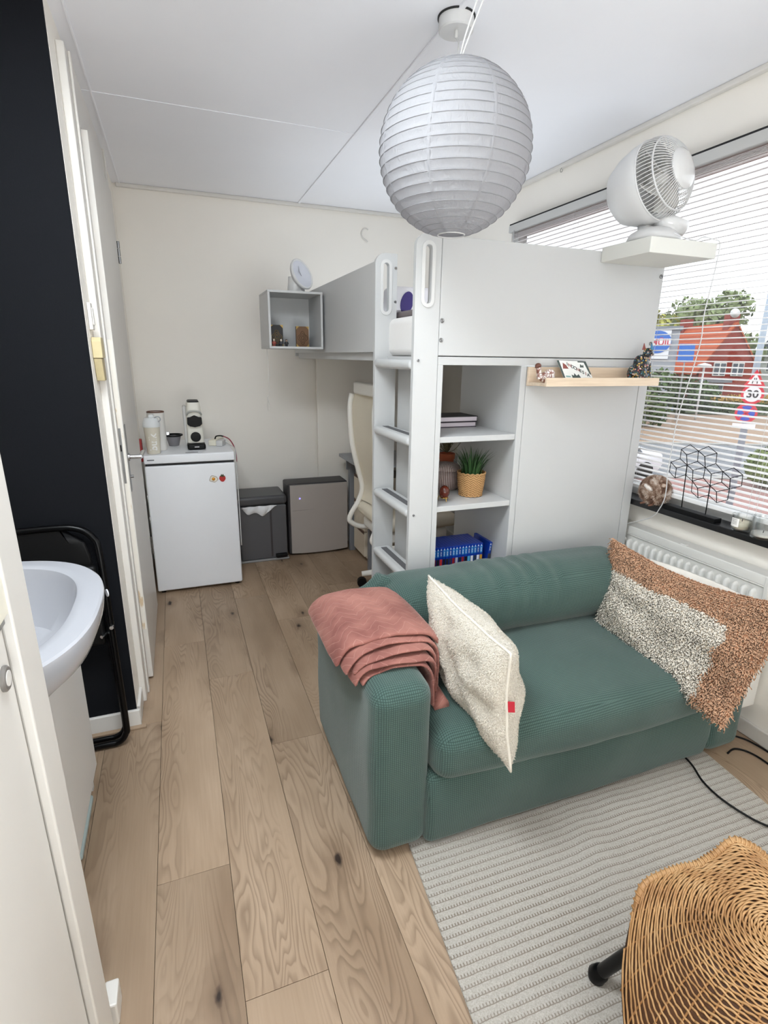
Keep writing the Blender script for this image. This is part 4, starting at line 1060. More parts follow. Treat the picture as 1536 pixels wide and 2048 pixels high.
# candles
CGL = glassmat('candle_glass', (.96, .97, .97, 1), .09); WAX = mat('cream_wax', (246, 238, 214), .5); LABEL = mat('candle_label', (235, 234, 230), .7)
def candle(name, lab, c, r, h, wax, label_=True, waxm=WAX):
    t = T(name, lab, 'candle', (c[0], c[1], .80))
    mb = MB(); mb.lathe([(r*.9, 0), (r, .006), (r, h), (r-.0025, h), (r-.0025, .009), (0.0001, .008)], (c[0], c[1], .8005), seg=32); O('glass_jar', mb, CGL, t, smooth='auto')
    mb = MB(); mb.lathe([(r-.0035, .0095), (r-.0035, wax-.003), (r-.006, wax), (.0001, wax-.002)], (c[0], c[1], .8005), seg=32); O('wax', mb, waxm, t, smooth=True)
    O('wick', MB().tube([(c[0], c[1], .80+wax-.003), (c[0]+.001, c[1], .80+wax+.008)], .0012, 6), DARKG, t)
    if label_:
        P = [[(c[0]+(r+.0004)*math.cos(a), c[1]+(r+.0004)*math.sin(a), .80+z) for z in (.018, .05)] for a in np.linspace(2.55, 3.5, 10)]
        O('paper_label', MB().grid(P), LABEL, t, smooth=True)
        for zz in (.044, .038, .033, .028):
            P = [[(c[0]+(r+.0008)*math.cos(a), c[1]+(r+.0008)*math.sin(a), .80+z) for z in (zz, zz+.0015)] for a in np.linspace(2.75, 3.3, 6)]; O('label_print', MB().grid(P), mat('grey_ink', (120, 120, 120), .7), t)
    return t
candle('candle', 'cream candle with a paper label in a clear glass on the sill', (1.915, 1.302, .80), .034, .062, .036)
candle('candle', 'nearly empty clear glass candle jar at the right edge of the sill', (1.905, 1.213, .80), .040, .078, .020, False, mat('white_wax', (240, 238, 232), .5))

# ------------------------------------------------ shelf contents
def book(name, lab, x0, y0, z0, x1, y1, z1, cover, grp):
    t = T(name, lab, 'book', ((x0+x1)/2, (y0+y1)/2, z0), grp)
    O('cover', B(x0, y0, z0, x1, y1, z0+.003).box(x0, y0, z1-.003, x1, y1, z1).box(x0, y0, z0, x0+.004, y1, z1), cover, t, bevel=.0008)
    O('pages', B(x0+.004, y0+.003, z0+.003, x1-.003, y1-.003, z1-.003), mat('page_block', (222, 212, 220), .8), t); return t
book('book', 'flat book with a plum cover, lower of two on the top shelf', .955, 2.045, 1.1165, 1.205, 2.195, 1.139, mat('plum_cover', (60, 44, 62), .5), 'books lying on the top shelf')
bk = book('book', 'flat book with a near black cover lying on top of the plum one', .958, 2.04, 1.1395, 1.207, 2.195, 1.163, mat('black_cover', (34, 33, 36), .45), 'books lying on the top shelf')
a = np.linspace(0, 2*math.pi, 20, endpoint=False)
O('cover_oval', MB().prism([(1.04+.03*math.cos(t), 2.10+.02*math.sin(t)) for t in a], 1.163, 1.1633, 'xy'), mat('grey_ink2', (92, 92, 96), .5), bk)
# basket pot with grass
gp = T('potted_grass', 'green grass plant in a woven basket pot on the shelf', 'plant', (1.125, 1.925, .8465))
def m_basket():
    m, t = custom('seagrass_weave', .7, .2); tc = t.new('ShaderNodeTexCoord'); s = t.new('ShaderNodeSeparateXYZ'); t.link(tc.outputs['UV'], s.inputs[0])
    zg = t.math('PINGPONG', s.outputs[0], .012); k = t.math('ADD', t.math('MULTIPLY', zg, .8), s.outputs[1])
    w = t.math('ABSOLUTE', t.math('SINE', t.math('MULTIPLY', k, math.pi/.0095)))
    t.link(t.ramp(w, [(.1, srgb(104, 70, 40)), (.6, srgb(182, 142, 96))]), t.b.inputs['Base Color']); t.bump(w, .7, .002); return m
BASK = m_basket()
pr = [(.046, 0), (.050, .012), (.054, .04), (.0575, .07), (.058, .098)]
rr, uvp = [], []
for r, h in pr+[(.054, .0985), (.052, .085)]:
    rr.append([(1.125+(r+.0008*math.sin(24*a))*math.cos(a), 1.925+(r+.0008*math.sin(24*a))*math.sin(a), .8468+h) for a in np.linspace(0, 2*math.pi, 97)[:-1]]); uvp += [(a*.055, h) for a in np.linspace(0, 2*math.pi, 97)[:-1]]
O('basket_pot', MB().rings(rr, cap1=False), BASK, gp, smooth=True, uv=uvp)
mb = MB(); mb.tube([(1.125+.0575*math.cos(a), 1.925+.0575*math.sin(a), .944+.0022*math.sin(a*18)) for a in np.linspace(0, 2*math.pi, 145)[:-1]], .003, 6, loop=True); mb.tube([(1.125+.048*math.cos(a), 1.925+.048*math.sin(a), .851+.0022*math.sin(a*16)) for a in np.linspace(0, 2*math.pi, 145)[:-1]], .0028, 6, loop=True)
O('braided_rim', mb, mat('seagrass_rim', (178, 138, 92), .7), gp, smooth=True)
O('soil', MB().lathe([(.053, 0), (.0001, .004)], (1.125, 1.925, .931), seg=24), mat('soil', (40, 30, 24), .9), gp)
GRASS = mat('grass_blade', (56, 92, 50), .5, var=.35, vscale=60); rb_ = np.random.default_rng(4)
for k in range(150):
    a = rb_.random()*6.283; r0 = .042*math.sqrt(rb_.random()); ln = .085+.045*rb_.random()-.4*r0; tilt = (.15+.85*r0/.042)*(.5+.35*rb_.random()); ca, sa = math.cos(a), math.sin(a)
    P = []
    for i in range(6):
        s = i/5; out = r0+ln*math.sin(tilt*s*1.2)*s*.8; z = ln*s*math.cos(tilt*s*.8); w = .0026*(1-s**1.6)+.0002
        c = np.array((1.125+ca*out, 1.925+sa*out, .934+z)); P.append([c+np.array((-sa, ca, 0))*w, c-np.array((ca, sa, 0))*w*.35, c-np.array((-sa, ca, 0))*w])
    if k == 0 or True: O('grass_blade', MB().grid(P), GRASS, gp, smooth=True)
# woven lidded box, terracotta plant, egg
WB = None
def m_wbox():
    m, t = custom('striped_weave', .8, .2); tc = t.new('ShaderNodeTexCoord'); s = t.new('ShaderNodeSeparateXYZ'); t.link(tc.outputs['UV'], s.inputs[0])
    w = t.math('SINE', t.math('MULTIPLY', s.outputs[0], 2*math.pi/.0078)); w2 = t.math('SINE', t.math('MULTIPLY', s.outputs[1], 2*math.pi/.006))
    k = t.math('ADD', w, t.math('MULTIPLY', w2, .5)); t.link(t.ramp(k, [(-.2, srgb(122, 100, 96)), (.5, srgb(196, 184, 178))]), t.b.inputs['Base Color']); t.bump(k, .5, .0015); return m
WB = m_wbox(); bx = T('woven_box', 'round woven grey and cream lidded box behind the potted grass', 'box', (1.082, 2.075, .8465))
def lath_uv(c, prof, scale, n=72):
    rr, uv = [], []; L = 0; last = None
    for r, h in prof:
        L += 0 if last is None else math.hypot(r-last[0], h-last[1]); last = (r, h)
        rr.append([(c[0]+r*math.cos(a), c[1]+r*math.sin(a), c[2]+h) for a in np.linspace(0, 2*math.pi, n+1)[:-1]]); uv += [(a*scale, L) for a in np.linspace(0, 2*math.pi, n+1)[:-1]]
    return MB().rings(rr), uv
mb, uv = lath_uv((1.082, 2.075, .847), [(.056, 0), (.062, .01), (.064, .05), (.062, .082)], .062); O('basket', mb, WB, bx, smooth=True, uv=uv)
mb, uv = lath_uv((1.082, 2.075, .847), [(.0635, .083), (.065, .088), (.0635, .098), (.045, .110), (.02, .115), (.001, .116)], .062); O('lid', mb, WB, bx, smooth=True, uv=uv)
tp = T('dried_plant', 'dry twiggy plant in a terracotta pot at the back of the shelf', 'plant', (1.150, 2.20, .8465))
TERRA = mat('terracotta', (168, 84, 48), .6, var=.1, vscale=30)
mb = MB(); mb.lathe([(.026, 0), (.033, .105), (.037, .106), (.038, .13), (.034, .131), (.032, .12)], (1.150, 2.20, .847), seg=32, cap=True); O('pot', mb, TERRA, tp, smooth='auto')
O('pot_label', B(1.128, 2.164, .905, 1.140, 2.1665, .925), mat('pot_label', (196, 150, 130), .7), tp)
mb = MB(); r5 = np.random.default_rng(8)
for k in range(70):
    a = r5.random()*6.283; e = r5.random()*.9; L = .05+.05*r5.random(); d = np.array((math.cos(a)*math.sin(e), math.sin(a)*math.sin(e), math.cos(e)))
    p0 = np.array((1.15, 2.20, .98)); mb.tube(spline([p0, p0+d*L*.5+r5.normal(size=3)*.006, p0+d*L+r5.normal(size=3)*.01], 3), .0013, 4)
O('dry_twigs', mb, mat('dry_twig', (92, 84, 56), .8, var=.3, vscale=50), tp, kind='stuff')
eg = T('stone_egg', 'polished amber stone egg on a little gold stand at the front left of the shelf', 'ornament', (.972, 1.868, .8465))
AMB = mat('amber_stone', (92, 34, 18), .06, var=.5, vscale=30)
O('egg', MB().lathe([(.0001, .0)]+[(.0215*math.sin(t)*(1-.12*math.cos(t)*-1*0), .026-.027*math.cos(t)) for t in np.linspace(.15, math.pi-.15, 14)]+[(.0001, .053)], (.972, 1.868, .858), seg=28), AMB, eg, smooth=True)
GOLD = mat('gold_metal', (212, 170, 84), .25, metal=1); mb = MB()
mb.tube([(.972+.014*math.cos(a), 1.868+.014*math.sin(a), .861) for a in np.linspace(0, 6.283, 25)[:-1]], .0016, 6, loop=True)
for a in (.4, 2.5, 4.6): mb.tube(spline([(.972+.014*math.cos(a), 1.868+.014*math.sin(a), .861), (.972+.021*math.cos(a), 1.868+.021*math.sin(a), .866), (.972+.026*math.cos(a), 1.868+.026*math.sin(a), .849)], 4), .0015, 6)
O('gold_stand', mb, GOLD, eg, smooth=True)
# game cases
CB = mat('blue_case', (22, 62, 168), .25); CB2 = mat('blue_case_band', (40, 130, 205), .3); WI = mat('white_ink', (226, 232, 240), .5)
cols = [(232, 234, 238), (120, 30, 34), (36, 30, 40), (214, 60, 58), (28, 26, 34), (40, 38, 48), (52, 52, 66), (150, 28, 30), (178, 180, 190), (30, 34, 52), (150, 40, 44), (34, 30, 34), (90, 176, 214), (236, 238, 240), (40, 58, 80), (240, 240, 242), (206, 152, 40)]
base_case = None
place = ['first', 'second', 'third', 'fourth', 'fifth', 'sixth', 'seventh', 'eighth', 'ninth', 'tenth', 'eleventh', 'twelfth', 'thirteenth', 'fourteenth', 'fifteenth', 'sixteenth', 'seventeenth']
cn = ['white', 'dark red', 'dark plum', 'bright red', 'black', 'charcoal', 'slate', 'crimson', 'silver grey', 'dark navy', 'brick red', 'brown black', 'sky blue', 'bright white', 'deep teal', 'clean white', 'golden yellow']
def case(x, y, z, k, col, lab, M=None):
    t = T('game_case', lab, 'game case', (x, y, z), 'game cases on the bottom shelf'); w = .0136
    ob = []
    def add(n, mb, m_):
        if M is not None: mb.xf(M)
        O(n, mb, m_, t, bevel=.0006 if n == 'shell' else 0)
    add('shell', B(x-w/2, y, z, x+w/2, y+.135, z+.171), CB)
    add('spine_band', B(x-w/2+.001, y-.0004, z+.128, x+w/2-.001, y+.001, z+.160), CB2 if k % 3 else mat('blue_band_dark', (30, 84, 176), .3))
    add('spine_print', B(x-w/2+.001, y-.0004, z+.008, x+w/2-.001, y+.001, z+.118), mat('spine_%d_%d_%d' % col, col, .4))
    mb = MB(); mb.prism([(x-.0035, z+.158), (x+.0035, z+.158), (x, z+.166)], y-.0005, y+.001); add('spine_mark', mb, WI)
    mb = MB(); mb.box(x-.0022, y-.0006, z+.133, x-.0008, y, z+.152); mb.box(x+.0004, y-.0006, z+.133, x+.0020, y, z+.140); mb.box(x+.0004, y-.0006, z+.143, x+.0020, y, z+.150); add('spine_letters', mb, WI)
for k in range(17):
    case(.943+k*.0149, 1.90, .4625, k, cols[k], 'blue game case with a %s lower spine, %s from the left in the row' % (cn[k], place[k]))
Ml = Matrix.Translation((1.209, 1.90, .4625)) @ Matrix.Rotation(.12, 4, 'Y') @ Matrix.Translation((-1.198, -1.90, -.4625))
case(1.198, 1.90, .4625, 3, (60, 62, 70), 'blue game case tipped over against the right end of the row', Ml)

# ------------------------------------------------ cube shelf on the side of the bed
cu = T('cube_shelf', 'white open cube shelf fixed to the side board of the loft bed', 'shelf', (.64, 3.18, 1.438))
CX0, CX1, CY0, CY1, CZ0, CZ1 = .490, .786, 3.03, 3.33, 1.438, 1.733  # cube, contents and lamp scaled about the camera, from a first placement farther back
mb = MB(); mb.box(CX0, CY0, CZ0, CX1, CY1, CZ0+.012); mb.box(CX0, CY0, CZ1-.012, CX1, CY1, CZ1); mb.box(CX0, CY0, CZ0+.012, CX0+.012, CY1, CZ1-.012); mb.box(CX1-.012, CY0, CZ0+.012, CX1, CY1, CZ1-.012)
O('frame', mb, BOARD, cu, bevel=.0015); O('back_panel', B(CX0+.012, CY1-.018, CZ0+.012, CX1-.012, CY1-.010, CZ1-.012), BOARD, cu)
def smallbook(lab, x0, x1, z1, cov, corner, orn, y=3.13):
    t = T('small_book', lab, 'book', ((x0+x1)/2, y, CZ0+.0125)); O('cover', B(x0, y, CZ0+.0125, x1, y+.02, z1), cov, t, bevel=.001)
    h = .018
    for sx, xx in ((1, x0), (-1, x1)):
        for sz, zz in ((1, CZ0+.0125), (-1, z1)): O('gold_corner', MB().prism([(xx, zz), (xx+sx*h, zz), (xx+sx*h*.45, zz+sz*h*.45), (xx, zz+sz*h)], y-.0012, y+.001), corner, t)
    mx, mz = (x0+x1)/2, (CZ0+z1)/2
    for k in range(3):
        r = (.024, .016, .008)[k]; O('ornament_ring', MB().tube([(mx+r*math.cos(a)*(1+.2*math.cos(4*a)), y-.0006, mz+r*1.25*math.sin(a)*(1+.2*math.cos(4*a))) for a in np.linspace(0, 6.283, 33)[:-1]], .0011, 4, loop=True), orn, t)
OGOLD = mat('old_gold', (176, 146, 84), .4, metal=.6)
smallbook('small black book with faded gold ornament standing in the cube shelf', .512, .583, 1.564, mat('black_leather', (26, 22, 20), .5), OGOLD, OGOLD)
smallbook('small brown book with gold corners standing in the cube shelf', .657, .728, 1.560, mat('brown_leather', (106, 74, 44), .5, var=.15, vscale=30), OGOLD, mat('dark_emboss', (60, 38, 24), .6))
for k, (x, y, top, hd, lab) in enumerate(((.526, 3.10, (150, 60, 44), (206, 180, 160), 'tiny toy figure in a red robe at the left in the cube shelf'), (.566, 3.105, (40, 40, 48), (214, 198, 180), 'tiny toy figure with a pale head and dark coat before the black book'), (.600, 3.13, (24, 24, 28), (150, 120, 100), 'tiny dark standing toy figure between the two small books'))):
    t = T('toy_figure', lab, 'toy', (x, y, CZ0+.0125), 'tiny figures in the cube shelf'); z = CZ0+.0125; m_ = mat('toy_%d' % k, top, .4)
    O('legs', B(x-.007, y-.004, z, x-.0005, y+.004, z+.012).box(x+.0005, y-.004, z, x+.007, y+.004, z+.012), m_, t, bevel=.0008)
    O('torso', MB().rings([[(x-.008, y-.004, z+.012), (x+.008, y-.004, z+.012), (x+.008, y+.004, z+.012), (x-.008, y+.004, z+.012)], [(x-.006, y-.004, z+.026), (x+.006, y-.004, z+.026), (x+.006, y+.004, z+.026), (x-.006, y+.004, z+.026)]]), m_, t, bevel=.0008)
    for s in (-1, 1): O('arm', MB().tube([(x+s*.007, y, z+.024), (x+s*.010, y-.002, z+.017), (x+s*.0095, y-.006, z+.013)], .0022, 6), m_, t, smooth=True)
    O('head', MB().lathe([(.0001, .0), (.0045, .0), (.005, .002), (.005, .008), (.0045, .010), (.0001, .010)], (x, y, z+.0265), seg=14), mat('toyhead_%d' % k, hd, .4), t, smooth='auto')
    O('hair', MB().lathe([(.0053, .006), (.0054, .009), (.004, .012), (.0001, .0125)], (x, y+.0006, z+.0265), seg=14), mat('toyhair_%d' % k, ((230, 226, 220), (222, 216, 210), (26, 20, 18))[k], .5), t, smooth=True)
# round lamp on the cube
wl = T('sunrise_lamp', 'white round tilted bedside lamp on top of the cube shelf', 'lamp', (.68, 3.15, CZ1))
lc = np.array((.700, 3.145, 1.832)); la = np.array((.58, -.72, .34)); la /= np.linalg.norm(la)
O('rim', MB().lathe([(.068, -.010), (.080, -.009), (.084, .0), (.082, .007), (.0755, .008), (.073, .0035)], lc, la, 40, cap=False), WHITEP, wl, smooth=True)
O('diffuser', MB().lathe([(.0743, .003), (.05, .004), (.025, .003), (.0001, .0025)], lc, la, 40, cap=False), mat('lamp_diffuser', (196, 198, 206), .25), wl, smooth=True)
O('back_shell', MB().lathe([(.081, -.004), (.072, -.018), (.046, -.038), (.0001, -.046)], lc, la, 40, cap=False), WHITEP, wl, smooth=True)
O('foot', MB().rings([[(.672+.049*math.cos(a)*(1-.3*k), 3.17+.038*math.sin(a)*(1-.1*k), CZ1+.0005+h) for a in np.linspace(0, 6.283, 29)[:-1]] for k, h in ((0, 0), (.0, .01), (.25, .042), (.5, .085))]), WHITEP, wl, smooth='auto')
O('slot', MB().tube([tuple(lc+la*.0055+np.array(v)) for v in ((-.025, -.02, .035), (-.022, -.018, .01), (-.008, -.012, -.012))], [.001, .003, .001], 6), mat('lamp_slot', (150, 150, 156), .4), wl, smooth=True)

# ------------------------------------------------ fridge and the things on it
fr = T('mini_fridge', 'white undercounter fridge standing by the back wall next to the door', 'fridge', (.045, 3.55, 0))
FX0, FX1, FY = -.205, .293, 3.265
O('cabinet', B(FX0+.004, FY+.045, .02, FX1-.004, 3.84, .80), FRIDGE, fr, bevel=.004)
O('worktop', MB().rbox((FX0, FY-.002, .80), (FX1, 3.845, .85), .008, .3), FRIDGE, fr, smooth=True)
O('door_gap', B(FX0+.006, FY+.01, .786, FX1-.006, FY+.06, .80), DARKG, fr)
dr = O('door', MB().rbox((FX0, FY, .018), (FX1, FY+.045, .787), .010, .3), FRIDGE, fr, smooth=True)
O('grip_recess', B(FX0-.0008, FY+.006, .60, FX0+.008, FY+.03, .70), mat('fridge_grip', (205, 207, 211), .4), dr, bevel=.002)
O('badge', B(FX0+.018, FY-.0032, .82, FX0+.055, FY-.0018, .826), mat('badge_grey', (96, 98, 104), .3, metal=.6), fr)
O('top_vent', B(.02, FY+.035, .8502, .09, FY+.05, .8512), mat('grey_vent', (130, 130, 134), .5), fr)
for z in (.47, .60): O('hinge_cap', B(FX0-.003, FY+.004, z, FX0+.004, FY+.02, z+.02), WHITEP, fr, bevel=.001)
for x in (FX0+.03, FX1-.03): O('foot', MB().lathe([(.014, 0), (.014, .018), (.01, .019)], (x, FY+.04, .0005), seg=14), BLACKP, fr, smooth='auto')
# magnets
a = np.linspace(0, 2*math.pi, 40, endpoint=False)
em = T('egg_magnet', 'fried egg shaped magnet on the fridge door', 'magnet', (.163, FY-.001, .672))
O('egg_white', MB().prism([(.163+.022*math.cos(t)*(1+.12*math.cos(3*t+1)), .694+.018*math.sin(t)*(1+.12*math.sin(4*t))) for t in a], FY-.0035, FY-.0002), mat('egg_white', (226, 220, 206), .4), em, bevel=.001)
O('egg_outline', MB().tube([(.163+.0225*math.cos(t)*(1+.12*math.cos(3*t+1)), FY-.002, .694+.0185*math.sin(t)*(1+.12*math.sin(4*t))) for t in a], .0013, 5, loop=True), mat('egg_line', (96, 70, 40), .5), em)
O('yolk', MB().lathe([(.0095, 0), (.008, .003), (.0001, .0045)], (.163, FY-.0035, .694), (0, -1, 0), 20), mat('yolk', (222, 150, 40), .3), em, smooth=True)
sm = T('strawberry_magnet', 'red strawberry shaped magnet on the fridge door', 'magnet', (.214, FY-.001, .675))
O('berry', MB().prism([(.214+.0185*math.cos(t)*(1-.18*max(0, -math.sin(t))), .694+.020*math.sin(t)) for t in a], FY-.004, FY-.0002), mat('berry_red', (184, 36, 34), .4), sm, bevel=.0012)
O('leaves', MB().prism([(.198, .709), (.206, .712), (.208, .722), (.214, .714), (.221, .721), (.222, .712), (.230, .708), (.214, .703)], FY-.0048, FY-.001), mat('berry_leaf', (60, 66, 36), .5), sm)
# coffee machine
cm = T('coffee_machine', 'slim white coffee machine with black round details on the fridge', 'coffee machine', (.087, 3.50, .851))
CW = mat('coffee_white', (226, 224, 214), .3); x, y0, z = .088, 3.42, .851
def rr_ring(w, yf, yb, zz, r=.02): 
    pts = []
    for (cx2, cy3, a0) in ((x+w-r, yb-r, 0), (x-w+r, yb-r, 90), (x-w+r, yf+r, 180), (x+w-r, yf+r, 270)):
        for q in (0, 30, 60, 90): pts.append((cx2+r*math.cos(math.radians(a0+q)), cy3+r*math.sin(math.radians(a0+q)), zz))
    return pts
O('body', MB().rings([rr_ring(.046, y0+.012, y0+.20, z+.0), rr_ring(.047, y0+.012, y0+.20, z+.11), rr_ring(.044, y0+.004, y0+.2, z+.19), rr_ring(.040, y0, y0+.19, z+.255), rr_ring(.036, y0+.004, y0+.18, z+.277)]), CW, cm, smooth='auto')
O('top_cap', MB().rings([rr_ring(.0335, y0+.006, y0+.17, z+.2765), rr_ring(.030, y0+.01, y0+.165, z+.2835)]), BLACKP, cm, smooth='auto')
O('lever', MB().tube(spline([(x-.041, y0+.01, z+.205), (x-.03, y0-.006, z+.222), (x, y0-.012, z+.228), (x+.03, y0-.006, z+.222), (x+.041, y0+.01, z+.205)], 4), .006, 8), mat('lever_grey', (176, 178, 174), .3), cm, smooth=True)
mb = MB(); mb.prism([(x-.042, z+.150), (x-.028, z+.138), (x, z+.132), (x+.028, z+.138), (x+.042, z+.150), (x+.041, z+.190), (x+.024, z+.192), (x, z+.203), (x-.024, z+.192), (x-.041, z+.190)], y0-.012, y0+.02); O('brew_head', mb, BLACKP, cm, bevel=.004)
O('dial', MB().lathe([(.0295, .02), (.0295, -.002), (.027, -.005), (.018, -.006), (.0001, -.006)], (x, y0+.008, z+.072), (0, 1, 0), 32), BLACKP, cm, smooth='auto')
O('drip_tray', MB().rbox((x-.052, y0-.035, z), (x+.052, y0+.06, z+.036), .012, .05), BLACKP, cm, smooth=True)
O('tray_badge', B(x-.012, y0-.0358, z+.015, x+.014, y0-.0348, z+.021), mat('badge_silver', (190, 190, 190), .4), cm)
O('water_tank', MB().rbox((x-.062, y0+.07, z+.02), (x-.040, y0+.19, z+.25), .01, .06), mat('grey_clear_tank', (206, 206, 204), .2), cm, smooth=True)
# shaker
sk = T('shaker_bottle', 'cream shaker bottle with white bulk lettering on the front left of the fridge', 'bottle', (-.147, 3.335, .851))
sx, sy, sz = -.148, 3.335, .851
O('cup', MB().lathe([(.034, 0), (.036, .006), (.040, .08), (.0435, .155), (.0435, .16)], (sx, sy, sz), seg=32), mat('frosted_cream', (214, 209, 194), .35), sk, smooth='auto')
O('lid', MB().lathe([(.0475, .152), (.0475, .172), (.043, .182), (.036, .20), (.03, .204), (.0001, .206)], (sx, sy, sz), seg=32), mat('lid_white', (222, 226, 228), .3), sk, smooth='auto')
O('flip_cap', MB().rbox((sx-.012, sy-.03, sz+.203), (sx+.018, sy+.012, sz+.222), .007, .03), mat('lid_white', (222, 226, 228), .3), sk, smooth=True)
O('carry_loop', MB().tube([(sx+.035+.016*math.cos(a), sy-.02, sz+.196+.014*math.sin(a)) for a in np.linspace(0, 6.283, 21)[:-1]], .003, 6, loop=True), mat('loop_grey', (170, 174, 178), .4), sk, smooth=True)
tmb = text_mb('bulk', .058, .0, .0012)
V = tmb.verts(); tmb.v = [np.stack([sx+.0415*np.sin((V[:, 1]*-1+.004)/.0415)*-1*-1, sy-.0418*np.cos((V[:, 1])/.0415), sz+.066+V[:, 0]], 1)]
rs = .0362+.0062*np.clip((tmb.v[0][:, 2]-sz)/.155, 0, 1)+.0016; ang = -(V[:, 1])/.0415
tmb.v = [np.stack([sx+rs*np.sin(ang+.1), sy-rs*np.cos(ang+.1), sz+.068+V[:, 0]], 1)]
O('bulk_lettering', tmb, mat('lettering_white', (240, 240, 238), .5), sk)
cn_ = T('canister', 'tall plain white canister with a brown rim behind the shaker bottle', 'canister', (-.13, 3.45, .851))
O('can_body', MB().lathe([(.047, 0), (.048, .003), (.048, .222)], (-.125, 3.455, .851), seg=32), mat('can_white', (228, 226, 222), .4), cn_, smooth='auto')
O('brown_rim', MB().lathe([(.0485, .221), (.0485, .226), (.046, .228), (.044, .222), (.0001, .221)], (-.125, 3.455, .851), seg=32), mat('brown_rim', (96, 62, 48), .5), cn_, smooth='auto')
cp = T('plastic_tub', 'grey see-through plastic tub with a black rim between canister and coffee machine', 'tub', (-.045, 3.60, .851))
O('tub_body', MB().lathe([(.03, 0), (.045, .06), (.043, .06), (.029, .002)], (-.04, 3.60, .851), seg=28), mat('smoky_plastic', (128, 126, 130), .2), cp, smooth='auto')
O('tub_rim', MB().lathe([(.044, .058), (.056, .062), (.056, .07), (.044, .07)], (-.04, 3.60, .851), seg=28, cap=False), BLACKP, cp, smooth='auto')
O('steel_clip', B(-.085, 3.57, .915, -.06, 3.60, .94), CHROME, cp, bevel=.003)
O('red_packet', MB().rbox((-.244, 3.35, .80), (-.209, 3.40, .93), .006, .05), mat('red_packet', (150, 34, 34), .5), smooth=True, label='red packet wedged upright between the door frame and the fridge top', cat='packet')
ad = T('power_adapter', 'white power strip with plugs lying at the right rear of the fridge top', 'power strip', (.215, 3.60, .851))
Mz = Matrix.Translation((.215, 3.60, .851)) @ Matrix.Rotation(-.35, 4, 'Z')
mb = MB(); mb.rbox((-.024, -.09, 0), (.024, .09, .036), .005, .06); O('strip', mb.xf(Mz), mat('strip_cream', (224, 220, 204), .4), ad, smooth=True)
mb = MB(); mb.rbox((.026, -.10, 0), (.066, -.02, .034), .005, .05); O('plug_block', mb.xf(Mz), WHITEP, ad, smooth=True)
O('black_plug_lead', MB().tube(spline([(.205, 3.56, .886), (.212, 3.55, .905), (.235, 3.54, .910), (.255, 3.52, .908)], 6), .0042, 8), BLACKP, ad, smooth=True)
O('red_lead', MB().tube(spline([(.255, 3.52, .908), (.285, 3.48, .895), (.305, 3.42, .86), (.312, 3.38, .81), (.312, 3.37, .77)], 6), .0035, 8), mat('red_cable', (150, 44, 66), .5), ad, smooth=True)
O('white_lead', MB().tube(spline([(.262, 3.55, .870), (.285, 3.46, .862), (.302, 3.36, .856), (.3035, 3.32, .80), (.304, 3.30, .55), (.303, 3.30, .25)], 6), .0035, 8), WHITEP, ad, smooth=True)

# ------------------------------------------------ bin, air purifier, desk, chair
GB = mat('bin_grey', (92, 92, 95), .4); GL = mat('bin_lid', (74, 74, 77), .4)
bn = T('pedal_bin', 'grey pedal bin with a darker lid and a white bag edge showing', 'bin', (.49, 3.75, 0))
O('body', MB().rbox((.328, 3.62, .014), (.652, 3.89, .405), .012, .1), GB, bn, smooth=True)
O('lid', MB().rbox((.322, 3.615, .408), (.656, 3.90, .475), .022, .1), GL, bn, smooth=True)
O('panel_seam', B(.535, 3.6185, .03, .548, 3.6215, .40), mat('bin_seam', (66, 62, 64), .5), bn)
O('base_ring', MB().rbox((.322, 3.612, .0), (.660, 3.895, .016), .006, .2), mat('bin_base', (150, 150, 150), .4), bn, smooth=True)
O('pedal', MB().rbox((.565, 3.595, .025), (.645, 3.63, .05), .006, .05), BLACKP, bn, smooth=True)
mb = MB(); Pg = []
for i in range(25):
    u = i/24; row = []
    for j in range(7):
        v = j/6; L = (.030+.03*math.sin(u*3.1)+.012*math.sin(u*13))*min(1, 5*min(u, 1-u)+.1)
        row.append((.345+.24*u+.006*math.sin(v*4+u*9), 3.612-.010*math.sin(v*2.6)-.006*math.sin(u*21+v*3), .408-v*L))
    Pg.append(row)
O('bag_edge', MB().grid(Pg), mat('bag_white', (226, 226, 228), .35), bn, smooth=True)
ap = T('air_purifier', 'taupe fronted air purifier with a small blue light beside the grey bin', 'air purifier', (.89, 3.75, 0))
PG = mat('purifier_front', (172, 165, 160), .4); PD = mat('purifier_dark', (58, 56, 57), .5)
O('housing', MB().rbox((.672, 3.665, .012), (1.112, 3.846, .535), .012, .15), PD, ap, smooth=True)
mb = MB(); rr = []
for x in np.linspace(.688, 1.110, 13):
    k = (x-.899)/.211; yb = 3.655-.012*(1-k*k); zb = .012-.006*(1-k*k)
    rr.append([(x, yb, zb+.008), (x, yb, .525), (x, 3.667, .525), (x, 3.667, zb+.008)])
mb.rings(rr); O('front_panel', mb, PG, ap, smooth='auto', bevel=.002)
def m_led():
    m = bpy.data.materials.new('blue_led'); m.use_nodes = True; b = m.node_tree.nodes['Principled BSDF']; b.inputs['Base Color'].default_value = (.1, .1, .9, 1); b.inputs['Emission Color'].default_value = (.22, .18, 1, 1); b.inputs['Emission Strength'].default_value = 1.6; return m
O('status_light', MB().lathe([(.0055, 0), (.0001, .001)], (.755, 3.6465, .43), (0, -1, 0), 14), m_led(), ap)
O('panel_crease', B(.70, 3.6425, .345, .86, 3.6445, .346), mat('crease', (150, 143, 138), .5), ap)
dk = T('desk', 'grey metal legged desk under the loft bed', 'desk', (1.45, 3.4, 0))
DG_ = mat('desk_grey', (128, 131, 136), .45); DT = mat('desk_top_grey', (146, 149, 154), .4)
O('desk_top', B(1.055, 3.18, .712, 1.84, 3.68, .734), DT, dk, bevel=.002)
